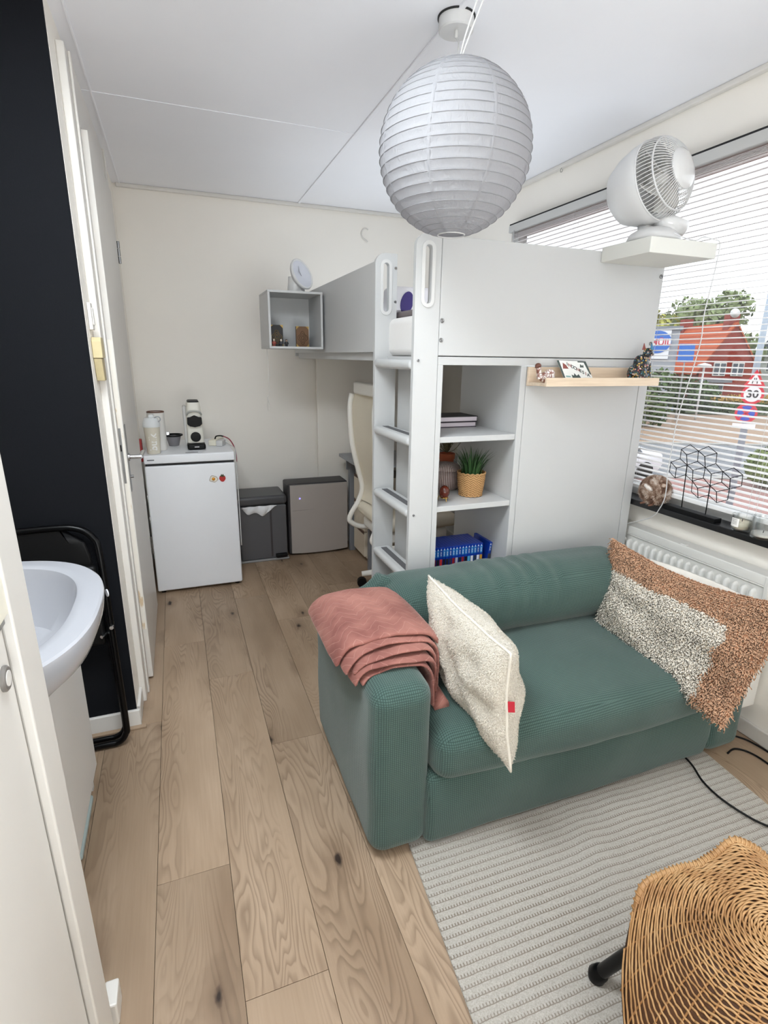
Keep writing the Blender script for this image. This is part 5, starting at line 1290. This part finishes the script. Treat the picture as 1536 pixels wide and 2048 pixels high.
for p in ((1.142, 3.655), (1.142, 3.22), (1.80, 3.655), (1.80, 3.22)): O('leg', B(p[0]-.02, p[1]-.02, 0, p[0]+.025, p[1]+.02, .711), DG_, dk, bevel=.004)
O('apron', B(1.10, 3.64, .62, 1.82, 3.66, .71), DG_, dk)
dw = T('drawer_unit', 'cream fronted drawer unit standing under the grey desk', 'drawer unit', (1.35, 3.42, 0))
O('case', B(1.16, 3.36, .03, 1.56, 3.60, .60), mat('unit_cream', (206, 196, 178), .5), dw, bevel=.002)
for k in range(3):
    d = O('drawer_front', B(1.142, 3.36, .045+k*.187, 1.160, 3.60, .220+k*.187), mat('cream_front', (224, 214, 196), .5), dw, bevel=.003); O('handle_groove', B(1.1405, 3.37, .208+k*.187, 1.1425, 3.59, .226+k*.187), mat('groove_brown', (92, 66, 50), .6), d)
och = T('office_chair', 'cream office chair with a curved frame half hidden behind the ladder', 'chair', (1.25, 2.9, 0))
CF = mat('chair_frame_cream', (236, 234, 228), .4); CM = mat('chair_mesh_cream', (222, 214, 196), .8, bump=.3, bscale=400, bdist=.001)
rail = [(.985, 0, 1.19), (.972, 0, 1.10), (.985, 0, .90), (1.02, 0, .74), (1.05, 0, .62), (1.03, 0, .53), (.972, 0, .43), (.975, 0, .385), (1.06, 0, .345), (1.25, 0, .34)]
for y in (2.70, 3.14):
    P = spline([(a_, y, c_) for a_, b_, c_ in rail], 6); mb = MB()
    mb.tube(P, .0165, 10); O('side_rail', mb, CF, och, smooth=True)
bp = spline([(a_+.012, 0, c_) for a_, b_, c_ in rail[:6]], 5)
O('back_mesh', MB().grid([[(p[0]-.025*math.sin((y-2.70)/.44*math.pi)*-1, y, p[2]) for y in np.linspace(2.70, 3.14, 9)] for p in bp]), CM, och, smooth=True)
O('top_bar', MB().rbox((.985, 2.72, 1.19), (1.03, 3.12, 1.262), .015, .1), CF, och, smooth=True)
O('bracket', MB().rbox((.99, 2.695, 1.14), (1.035, 2.73, 1.205), .008, .05), WHITEP, och, smooth=True)
O('seat', MB().rbox((1.02, 2.68, .44), (1.50, 3.16, .52), .035, .06), CM, och, smooth=True)
O('seat_pan', MB().rbox((1.05, 2.72, .36), (1.45, 3.12, .43), .02, .1), CF, och, smooth=True)
O('gas_column', MB().cyl((1.26, 2.92, .10), (1.26, 2.92, .37), .025, 16), BLACKP, och, smooth='auto')
for k in range(5):
    a_ = 2*math.pi*k/5+2.9; e = (1.26+.27*math.cos(a_), 2.92+.27*math.sin(a_))
    O('base_arm', MB().tube([(1.26, 2.92, .115), (e[0], e[1], .085)], [.026, .017], 10), CF, och, smooth=True)
    O('caster', MB().cyl((e[0]-.016*math.sin(a_), e[1]+.016*math.cos(a_), .031), (e[0]+.016*math.sin(a_), e[1]-.016*math.cos(a_), .031), .03, 16), BLACKP, och, smooth='auto')

# ------------------------------------------------ wash basin nook
def dloop(cxx, cyy, front, back, half, z, n=48, p=2.3):
    """D shaped outline: flat at the back (-x), rounded to the front (+x)"""
    pts = []
    for t in np.linspace(-math.pi/2, math.pi/2, n):
        c, s = math.cos(t), math.sin(t); pts.append((cxx+front*abs(c)**(2/p), cyy+half*math.copysign(abs(s)**(2/2.6), s), z))
    for t in np.linspace(math.pi/2, 3*math.pi/2, 14)[1:-1]:
        c, s = math.cos(t), math.sin(t); pts.append((cxx-back*abs(c)**(2/8), cyy+half*math.copysign(abs(s)**(2/8), s), z))
    return pts
bs = T('wash_basin', 'white ceramic wash basin in the dark walled nook', 'basin', (-.5, 1.29, .62))
bx0, by0 = -.50, 1.285
spec_ = [(.10, .10, .16, .657), (.17, .12, .24, .664), (.235, .14, .30, .735), (.278, .15, .337, .775), (.293, .155, .350, .81), (.297, .157, .353, .84), (.296, .157, .352, .847), (.291, .156, .348, .8515), (.262, .15, .316, .8528), (.243, .12, .296, .852), (.240, .117, .293, .850), (.233, .110, .286, .825), (.218, .102, .266, .76), (.19, .09, .235, .715), (.12, .06, .15, .68), (.03, .02, .04, .672)]
O('bowl', MB().rings([dloop(bx0, by0, f_, b_, h_, z_) for f_, b_, h_, z_ in spec_]), CERAM, bs, smooth='auto', angle=32)
O('overflow_ring', MB().lathe([(.010, 0), (.010, .003), (.006, .004)], (bx0+.285, by0+.17, .80), (.9, .4, 0), 16), mat('ceramic_grey', (190, 192, 198), .3), bs, smooth='auto')
mb = MB(); mb.cyl((-.62, by0, .845), (-.62, by0, .93), .018, 16); mb.tube(spline([(-.62, by0, .92), (-.58, by0, .945), (-.50, by0, .935), (-.48, by0, .92)], 5), .011, 12); O('tap', mb, CHROME, bs, smooth='auto')
vc = T('basin_cabinet', 'white basin cabinet with a chrome bar knob below the wash basin', 'cabinet', (-.52, 1.33, 0))
mb = MB(); mb.prism([(-.68, .028), (-.39, .028), (-.39, .045), (-.355, .085), (-.355, .655), (-.68, .655)], .96, 1.722); 
O('carcass', mb, mat('cabinet_white', (222, 222, 221), .4), vc, bevel=.0015)
O('side_foot', B(-.42, 1.700, 0, -.372, 1.7215, .055), mat('cabinet_white', (222, 222, 221), .4), vc)
dd = O('door', B(-.357, .965, .088, -.3535, 1.719, .65), mat('cabinet_white', (222, 222, 221), .4), vc, bevel=.001)
mb = MB(); mb.cyl((-.354, 1.50, .575), (-.336, 1.50, .575), .004, 10); mb.tube([(-.334, 1.482, .572), (-.334, 1.535, .58)], .006, 12); O('bar_knob', mb, CHROME, dd, smooth='auto')
O('bathroom_scale', MB().rbox((-.62, 1.42, .001), (-.365, 1.66, .024), .008, .1), mat('pale_glass_green', (176, 194, 196), .15), smooth=True, label='pale green glass bathroom scale slid under the basin cabinet', cat='scale')
fc = T('folding_chair', 'black folding chair leaning folded against the dark wall behind the basin', 'chair', (-.46, 1.95, 0))
def uframe(y0, y1, pts):
    P = spline([(x, 0, z) for x, z in pts], 6); P[:, 1] = y0+(y1-y0)*P[:, 2]/.84; return P
O('front_frame', MB().tube(uframe(1.905, 1.985, [(-.62, .832), (-.43, .836), (-.355, .828), (-.312, .795), (-.296, .73), (-.288, .43), (-.279, .10), (-.284, .045), (-.31, .018), (-.36, .016), (-.62, .016)]), .0115, 10), BLACKM, fc, smooth=True)
O('rear_frame', MB().tube(uframe(1.945, 1.98, [(-.62, .62), (-.36, .622), (-.318, .60), (-.305, .55), (-.294, .30), (-.287, .09), (-.292, .04), (-.32, .016), (-.37, .014), (-.62, .014)]), .0105, 10), BLACKM, fc, smooth=True)
O('backrest', MB().rbox((-.62, 1.982, .66), (-.325, 2.004, .838), .008, .05, lambda v: v+np.stack([np.where((v[:, 0] > -.40), -.10*np.clip((v[:, 2]-.74)/.10, 0, 1)**2, 0)*np.clip((v[:, 0]+.40)/.07, 0, 1), 0*v[:, 0], 0*v[:, 0]], 1)), BLACKP, fc, smooth=True)
O('seat_pad', MB().rbox((-.62, 1.945, .40), (-.31, 1.975, .70), .012, .06), BLACKP, fc, smooth=True)
mb = MB(); mb.cyl((-.285, 1.93, .47), (-.285, 1.985, .47), .007, 10); mb.cyl((-.32, 1.93, .44), (-.30, 1.96, .44), .006, 10); O('pivot', mb, CHROME, fc, smooth='auto')

# ------------------------------------------------ cables on the floor
O('floor_cable', MB().tube(spline([(1.62, 1.13, .014), (1.604, 1.085, .018), (1.575, 1.021, .0165), (1.565, .948, .0165), (1.578, .871, .0165), (1.604, .815, .0165), (1.70, .70, .01)], 6), .0035, 8), BLACKP, smooth=True, label='black cable running from under the sofa across the pale rug', cat='cable')
O('floor_cable', MB().tube(spline([(1.80, 1.10, .004), (1.849, 1.108, .004), (1.882, 1.074, .004), (1.889, 1.011, .004), (1.87, .90, .004)], 6), .0035, 8), BLACKP, smooth=True, label='black cable lying on the bare oak floor at the sofa corner', cat='cable')
O('floor_cable', MB().tube(spline([(1.90, 1.18, .004), (1.935, 1.133, .004), (1.945, 1.10, .004), (1.950, 1.06, .004), (1.95, .92, .004)], 6), .0035, 8), BLACKP, smooth=True, label='black cable running along the baseboard under the window', cat='cable')
O('pipe_run', B(1.93, 1.12, 0, 1.96, 1.24, .012), TRIMW, bevel=.002, label='short white pipe cover on the floor under the radiator', cat='pipe') if False else None

# ================================================================== OUTSIDE
GZ = -2.8
ev = np.array((.92, -.39)); nv = np.array((.39, .92)); ev = ev/np.linalg.norm(ev); nv = nv/np.linalg.norm(nv)
def strip(name, s0, s1, z, m_, t0=-60, t1=90):
    P = [ev*t+nv*s for t, s in ((t0, s0), (t1, s0), (t1, s1), (t0, s1))]
    S(name, MB().prism([tuple(p) for p in P], z-.1, z, 'xy'), m_)
ASPH = mat('asphalt', (104, 106, 110), .9, var=.1, vscale=.4); BRK = mat('tan_paving', (136, 112, 92), .9, var=.12, vscale=.5); PNK = mat('pink_paving', (140, 104, 98), .9, var=.14, vscale=1.2); VERGE = mat('far_grass', (78, 92, 52), .9, var=.2, vscale=.3)
S('ground', B(2.3, -70, GZ-.3, 140, 120, GZ-.12), VERGE)
strip('pavement', -20, 20.3, GZ-.02, PNK); strip('street', 20.3, 29.2, GZ-.04, ASPH); strip('far_paving', 29.2, 46, GZ-.02, BRK)
strip('kerb', 20.1, 20.4, GZ+.03, mat('kerb_stone', (150, 148, 144), .8)); strip('kerb', 29.0, 29.3, GZ+.03, mat('kerb_stone', (150, 148, 144), .8))
# house
Lc, Rc = np.array((45.5, 37.7)), np.array((50.5, 35.8)); gu = (Rc-Lc)/np.linalg.norm(Rc-Lc); gv = np.array((.355, .935)); gv = gv/np.linalg.norm(gv); gv = gv*np.sign(gv@nv)
gv = np.array((-gu[1], gu[0])); HL = 10.8; WD = np.linalg.norm(Rc-Lc)
def hp(a, b, z): p = Lc+gu*a+gv*b; return (p[0], p[1], z)
hs = T('brick_house', 'red brick house with an orange tiled roof across the street', 'house', tuple(hp(WD/2, HL/2, GZ)))
BRICK = mat('house_brick', (128, 52, 42), .9, var=.1, vscale=.8); TILE = None
def m_tile():
    m, t = custom('roof_tile', .8, .2); v = t.coord('Object'); s = t.new('ShaderNodeSeparateXYZ'); t.link(v, s.inputs[0])
    w = t.math('SINE', t.math('MULTIPLY', s.outputs[2], 16.0)); n = t.noise(v, 1.2, 3)
    t.link(t.mix(t.math('MULTIPLY', n, .5), t.ramp(w, [(.2, srgb(150, 68, 40)), (.7, srgb(176, 88, 52))]), srgb(140, 64, 44)), t.b.inputs['Base Color']); return m
TILE = m_tile(); EZ, RZ = .75, 4.7
mb = MB(); ring0 = [hp(0, 0, GZ), hp(WD, 0, GZ), hp(WD, 0, EZ), hp(WD/2, 0, RZ), hp(0, 0, EZ)]; ring1 = [hp(0, HL, GZ), hp(WD, HL, GZ), hp(WD, HL, EZ), hp(WD/2, HL, RZ), hp(0, HL, EZ)]
mb.rings([ring0, ring1]); O('brick_walls', mb, BRICK, hs)
for s in (0, 1):
    x0, x1 = (-.35, WD/2) if s == 0 else (WD+.35, WD/2); ez = EZ-.35*(RZ-EZ)/(WD/2)
    mb = MB(); mb.rings([[hp(x0, -.15, ez), hp(x1, -.15, RZ), hp(x1, -.15, RZ+.2), hp(x0, -.15, ez+.2)], [hp(x0, HL+.2, ez), hp(x1, HL+.2, RZ), hp(x1, HL+.2, RZ+.2), hp(x0, HL+.2, ez+.2)]]); O('tiled_roof', mb, TILE, hs)
for a_, b_ in ((WD/2, .9), (WD/2, 8.6)): mb = MB(); mb.rings([[hp(a_-.45, b_-.45, z), hp(a_+.45, b_-.45, z), hp(a_+.45, b_+.45, z), hp(a_-.45, b_+.45, z)] for z in (RZ-.6, RZ+.95)]); O('chimney', mb, BRICK, hs)
mb = MB(); mb.lathe([(.0001, 0), (.3, .08), (.42, .2)], hp(WD/2-.3, .2, RZ+.9), (-.5, -.8, .2), 18); O('dish', mb, WHITEP, hs, smooth=True)
WGL = mat('dark_window_pane', (70, 76, 84), .2); WFR = mat('house_window_frame', (208, 206, 200), .5)
def hwin(a0, a1, z0, z1, name='window'):
    mb = MB(); mb.rings([[hp(a0, -.12, z0), hp(a1, -.12, z0), hp(a1, -.12, z1), hp(a0, -.12, z1)], [hp(a0, .1, z0), hp(a1, .1, z0), hp(a1, .1, z1), hp(a0, .1, z1)]]); w = O(name, mb, WFR, hs)
    n = 2; d = (a1-a0)/n
    for k in range(n):
        mb = MB(); mb.rings([[hp(a0+k*d+.07, yy, z0+.08), hp(a0+(k+1)*d-.07, yy, z0+.08), hp(a0+(k+1)*d-.07, yy, z1-.08), hp(a0+k*d+.07, yy, z1-.08)] for yy in (-.15, -.1)]); O('pane', mb, WGL, w)
hwin(1.2, 2.35, .15, 1.35); hwin(2.9, 4.0, .15, 1.35); hwin(.4, 2.4, -1.9, -.55)
mb = MB(); mb.rings([[hp(0.1, yy, z) for yy, z in ((-1.0, -.42), (.05, -.42), (.05, -.18), (-1.0, -.18))], [hp(2.6, yy, z) for yy, z in ((-1.0, -.42), (.05, -.42), (.05, -.18), (-1.0, -.18))]]); O('porch_roof', mb, mat('porch_grey', (120, 122, 128), .7), hs)
# grey house at far right, pale shop at left
gh = T('grey_house', 'grey roofed white house partly visible at the far right through the blind', 'house', (70, 46.5, GZ))
O('white_walls', B(67.5, 42, GZ, 76, 48, 2.2), mat('render_white', (176, 176, 174), .9), gh)
mb = MB(); mb.rings([[(67, 41.5, 2.1), (67, 48.5, 2.1), (67, 45, 6.4)], [(76.5, 41.5, 2.1), (76.5, 48.5, 2.1), (76.5, 45, 6.4)]]); O('slate_roof', mb, mat('slate', (84, 88, 96), .8), gh)
for k in range(2): w = O('window', B(67.4, 43+k*2.4, .3, 67.55, 44.4+k*2.4, 1.6), WFR, gh); O('pane', B(67.36, 43.1+k*2.4, .4, 67.42, 44.3+k*2.4, 1.5), WGL, w)
sh = T('shop_building', 'pale grey flat roofed building with a blue and white company sign', 'building', (30, 36, GZ))
SD = np.array((33.27, 30.30)); su = np.array((.70, -.714)); sv = np.array((.714, .70))
def sp_(a, b, z): p = SD+su*a+sv*b; return (p[0], p[1], z)
def sbox(a0, a1, b0, b1, z0, z1): return MB().rings([[sp_(a0, b0, z), sp_(a1, b0, z), sp_(a1, b1, z), sp_(a0, b1, z)] for z in (z0, z1)])
O('grey_walls', sbox(-9, .55, .4, 7, GZ, 3.55), mat('shop_grey', (150, 154, 160), .8), sh); O('roof_edge', sbox(-9.2, .7, .2, 7.1, 3.55, 3.8), mat('roof_edge', (120, 126, 134), .7), sh)
O('sign_board', sbox(-2.0, 0, .25, .39, 1.55, 3.75), mat('sign_white', (214, 216, 220), .5), sh)
sg_ = T('company_sign', 'round blue sign with a white band reading AMÜIL on the grey building', 'sign', sp_(-.95, .1, 1.6)) if False else None
Ms = frame(sp_(-.85, .24, 2.72), (su[0], su[1], 0), (0, 0, 1))
a = np.linspace(0, 2*math.pi, 48, endpoint=False)
ell = [(.92*math.cos(t), .78*math.sin(t)) for t in a]
BLU = mat('sign_blue', (36, 96, 178), .5); REDI = mat('sign_red', (176, 34, 62), .5)
O('blue_disc', MB().prism(ell, 0, .03, 'xy').xf(Ms), BLU, sh)
O('white_band', MB().prism([(-.89, -.2), (.89, -.2), (.89, .24), (-.89, .24)], .031, .045, 'xy').xf(Ms), mat('sign_white', (214, 216, 220), .5), sh)
O('sign_lettering', text_mb('AMÜIL', .60, .004, .012).xf(Ms @ Matrix.Translation((.05, -.02, .05)) @ Matrix.Shear('XZ', 4, (0, 0)) ), REDI, sh)
O('blue_panel', sbox(.62, 1.6, -.1, .05, 1.35, 2.6), BLU, sh); O('panel_post', sbox(1.05, 1.15, -.02, .06, GZ, 1.4), STEEL, sh)
# road signs on their post
sd = T('road_sign_post', 'pale lamp post carrying a warning triangle, a 30 disc and a no stopping disc', 'road sign', (13.02, 9.30, GZ))
POST = mat('galvanised_post', (150, 164, 176), .5, metal=.2)
O('post', MB().tube([(13.05, 9.29, GZ), (13.05, 9.29, 6.5)], [.085, .055], 14), POST, sd, smooth=True)
fdir = Vector((-.8136, -.5814, .0)); rdir = Vector((.5814, -.8136, 0))
def sgn(px, py, z): return frame((px+fdir.x*.10, py+fdir.y*.10, z), rdir, (0, 0, 1))
WSG = mat('sign_face_white', (214, 214, 214), .5); RSG = mat('sign_face_red', (190, 30, 52), .5); BSG = mat('sign_face_blue', (40, 70, 168), .5); KSG = mat('sign_face_black', (24, 24, 26), .5)
def tri(r): return [(0, r), (-r*.92, -r*.6), (r*.92, -r*.6)]
M_ = sgn(13.06, 9.26, .99)
w = O('warning_triangle', MB().prism(tri(.25), 0, .02, 'xy').xf(M_), RSG, sd); O('white_face', MB().prism([(p[0]*.62, p[1]*.62) for p in tri(.25)], .021, .026, 'xy').xf(M_), WSG, w)
for s in (-1, 1): O('narrowing_line', MB().tube([(s*.048, -.075, .03), (s*.045, -.03, .03), (s*.018, .0, .03), (s*.018, .055, .03)], .010, 6).xf(M_), KSG, w)
def disc(r): return [(r*math.cos(t), r*math.sin(t)) for t in a]
M_ = sgn(13.06, 9.26, .66); w = O('speed_disc', MB().prism(disc(.235), 0, .02, 'xy').xf(M_), RSG, sd); O('white_face', MB().prism(disc(.178), .021, .026, 'xy').xf(M_), WSG, w); O('digits_30', text_mb('30', .25, .002, .005).xf(M_ @ Matrix.Translation((0, 0, .03))), KSG, w)
M_ = sgn(13.06, 9.26, .06-.0+.24); M_ = sgn(13.02, 9.30, .21); w = O('no_stopping_disc', MB().prism(disc(.235), 0, .02, 'xy').xf(M_), RSG, sd); O('blue_face', MB().prism(disc(.18), .021, .026, 'xy').xf(M_), BSG, w)
for s in (-1, 1): mb = MB().box(-.18, -.024, .027, .18, .024, .031); O('red_bar', mb.xf(M_ @ Matrix.Rotation(s*math.pi/4, 4, 'Z')), RSG, w)
M_ = sgn(13.02, 9.30, -.10); O('sub_plate', MB().prism([(-.24, -.055), (.24, -.055), (.24, .055), (-.24, .055)], 0, .015, 'xy').xf(M_), WSG, sd)
# street lamp, bin, bush, car, trees, hedges
lp = T('street_lamp', 'slim white street lamp with a flat head in front of the brick house', 'street lamp', (36.5, 29.9, GZ))
O('lamp_post', MB().tube([(36.5, 29.9, GZ), (36.5, 29.9, 1.05)], .07, 10), WHITEP, lp, smooth=True); O('lamp_head', MB().lathe([(.1, 0), (.5, .1), (.42, .2), (.0001, .32)], (36.5, 29.9, 1.0), seg=18), WHITEP, lp, smooth=True)
rb2 = T('recycling_bin', 'blue recycling bin standing by the hedge across the street', 'bin', (41.5, 36.3, GZ)); O('bin_body', B(41.1, 35.9, GZ, 42.0, 36.7, GZ+2.4), BLU, rb2, bevel=.05); O('white_notice', B(41.05, 36.0, GZ+1.75, 41.1, 36.5, GZ+2.25), WSG, rb2)
def leafmat(n, c): return mat(n, c, .8, var=.35, vscale=1.0)
def crown(name, c, r, n, size, m_, parent, seed, spread=.35):
    g = np.random.default_rng(seed); d = g.normal(size=(n, 3)); d /= np.linalg.norm(d, axis=1)[:, None]; k = 1-spread*g.random(n)**1.5
    P = np.array(c)+d*np.array(r)*k[:, None]; q = g.normal(size=(n, 3)); q /= np.linalg.norm(q, axis=1)[:, None]; t = np.cross(q, d); t /= np.linalg.norm(t, axis=1)[:, None]
    s = size*(.6+.8*g.random(n))[:, None]; V = np.stack([P-q*s, P+t*s*.6, P+q*s, P-t*s*.6], 1).reshape(-1, 3); F = [(4*i, 4*i+1, 4*i+2, 4*i+3) for i in range(n)]
    return O(name, MB().add(V, F), m_, parent, kind='stuff')
def tree(lab, c, r, n, size, m_, seed, trunk_r=.3):
    t = T('tree', lab, 'tree', (c[0], c[1], GZ)); O('trunk', MB().tube([(c[0], c[1], GZ), (c[0], c[1], c[2])], [trunk_r, trunk_r*.6], 8), mat('bark', (70, 58, 48), .9), t, smooth=True); 
    g = np.random.default_rng(seed+500)
    for k in range(7):
        o_ = g.normal(size=3)*np.array(r)*.42; q = .45+.25*g.random()
        crown('foliage', tuple(np.array(c)+o_), tuple(np.array(r)*q), n//6, size, m_, t, seed*9+k, .6)
    return t
YG = leafmat('yellow_green_leaf', (172, 170, 84)); OG = leafmat('olive_leaf', (122, 136, 92)); HG = leafmat('hedge_leaf', (72, 94, 50)); AUT = leafmat('autumn_leaf', (176, 142, 74))
tree('yellowing tree behind the orange roof, left of the darker one', (54.6, 51.0, 4.6), (3.2, 3.2, 2.5), 2600, .34, YG, 31)
tree('large olive green tree behind the brick house', (58.5, 47.6, 4.8), (4.2, 4.2, 3.9), 3800, .36, OG, 32)
tree('small olive tree right of the brick house roof', (62.5, 46.2, 2.4), (2.2, 2.2, 2.6), 1500, .3, OG, 33)
hd = T('hedge', 'tall green hedge left of the street lamp across the road', 'hedge', (40, 36.5, GZ)); O('hedge_core', sbox(2.5, 8.0, 4.0, 5.2, GZ, -.1) if False else B(37.5, 33.2, GZ, 37.6, 33.3, GZ+.2), HG, hd)
for k, (t_, h_) in enumerate(((-3.2, 3.2), (-1.6, 3.5), (0, 3.3), (1.6, 3.1), (3.2, 2.6))):
    p = np.array((39.3, 35.4))+ev*t_; crown('hedge_foliage', (p[0], p[1], GZ+h_/2), (1.25, 1.25, h_/2), 900, .17, HG, hd, 40+k)
h3 = T('hedge', 'tall hedge growing in front of the grey building with the company sign', 'hedge', (28.9, 27.8, GZ))
for k in range(4):
    p = np.array((27.6, 29.2))+su*k*.95; crown('hedge_foliage', (p[0], p[1], GZ+1.85), (.85, .85, 1.95), 900, .15, HG if k % 2 else OG, h3, 90+k)
h2 = T('flowering_hedge', 'low hedge with yellow orange leaves in front of the brick house', 'hedge', (43.5, 31.8, GZ))
for k in range(7):
    p = np.array((42.6, 33.2))+ev*(k*1.15); crown('hedge_foliage', (p[0], p[1], GZ+.62), (.9, .9, .62), 420, .13, HG, h2, 60+k); crown('yellow_leaves', (p[0], p[1], GZ+1.15), (.85, .85, .4), 300, .12, AUT, h2, 70+k)
bu = T('clipped_bush', 'round clipped green bush on the pink pavement at the right', 'bush', (19.2, 12.3, GZ)); crown('bush_foliage', (19.2, 12.3, GZ+.72), (.9, .9, .72), 3200, .07, leafmat('bush_leaf', (112, 128, 66)), bu, 80, .2)
cr = T('parked_car', 'white car parked below the window beside the loft bed edge', 'car', (15.0, 16.0, GZ))
Mcar = Matrix.Translation((15.0, 16.0, GZ)) @ Matrix.Rotation(math.atan2(-.39, .92)+.15, 4, 'Z')
def cloop(z, l, w, sh_=0): return [(x, y, z) for x, y in ((-l+sh_, -w), (-l*.6+sh_, -w*1.04), (l*.6+sh_, -w*1.04), (l+sh_, -w*.9), (l+sh_, w*.9), (l*.6+sh_, w*1.04), (-l*.6+sh_, w*1.04), (-l+sh_, w))]
CARW = mat('car_white', (206, 208, 212), .25)
O('car_body', MB().rings([cloop(.25, 1.9, .8), cloop(.5, 2.0, .86), cloop(.85, 1.95, .86), cloop(.95, 1.85, .82)]).xf(Mcar), CARW, cr, smooth='auto', bevel=.03)
O('glasshouse', MB().rings([cloop(.94, 1.35, .78, -.15), cloop(1.40, .95, .62, -.2)]).xf(Mcar), mat('car_glass', (52, 56, 64), .15), cr, smooth='auto')
O('car_roof', MB().rings([cloop(1.40, .97, .64, -.2), cloop(1.47, .85, .56, -.2)]).xf(Mcar), CARW, cr, smooth='auto', bevel=.02)
for x_, y_ in ((1.25, .82), (-1.25, .82), (1.25, -.82), (-1.25, -.82)): O('wheel', MB().cyl((x_, y_-.1, .31), (x_, y_+.1, .31), .31, 20).xf(Mcar), BLACKP, cr, smooth='auto')
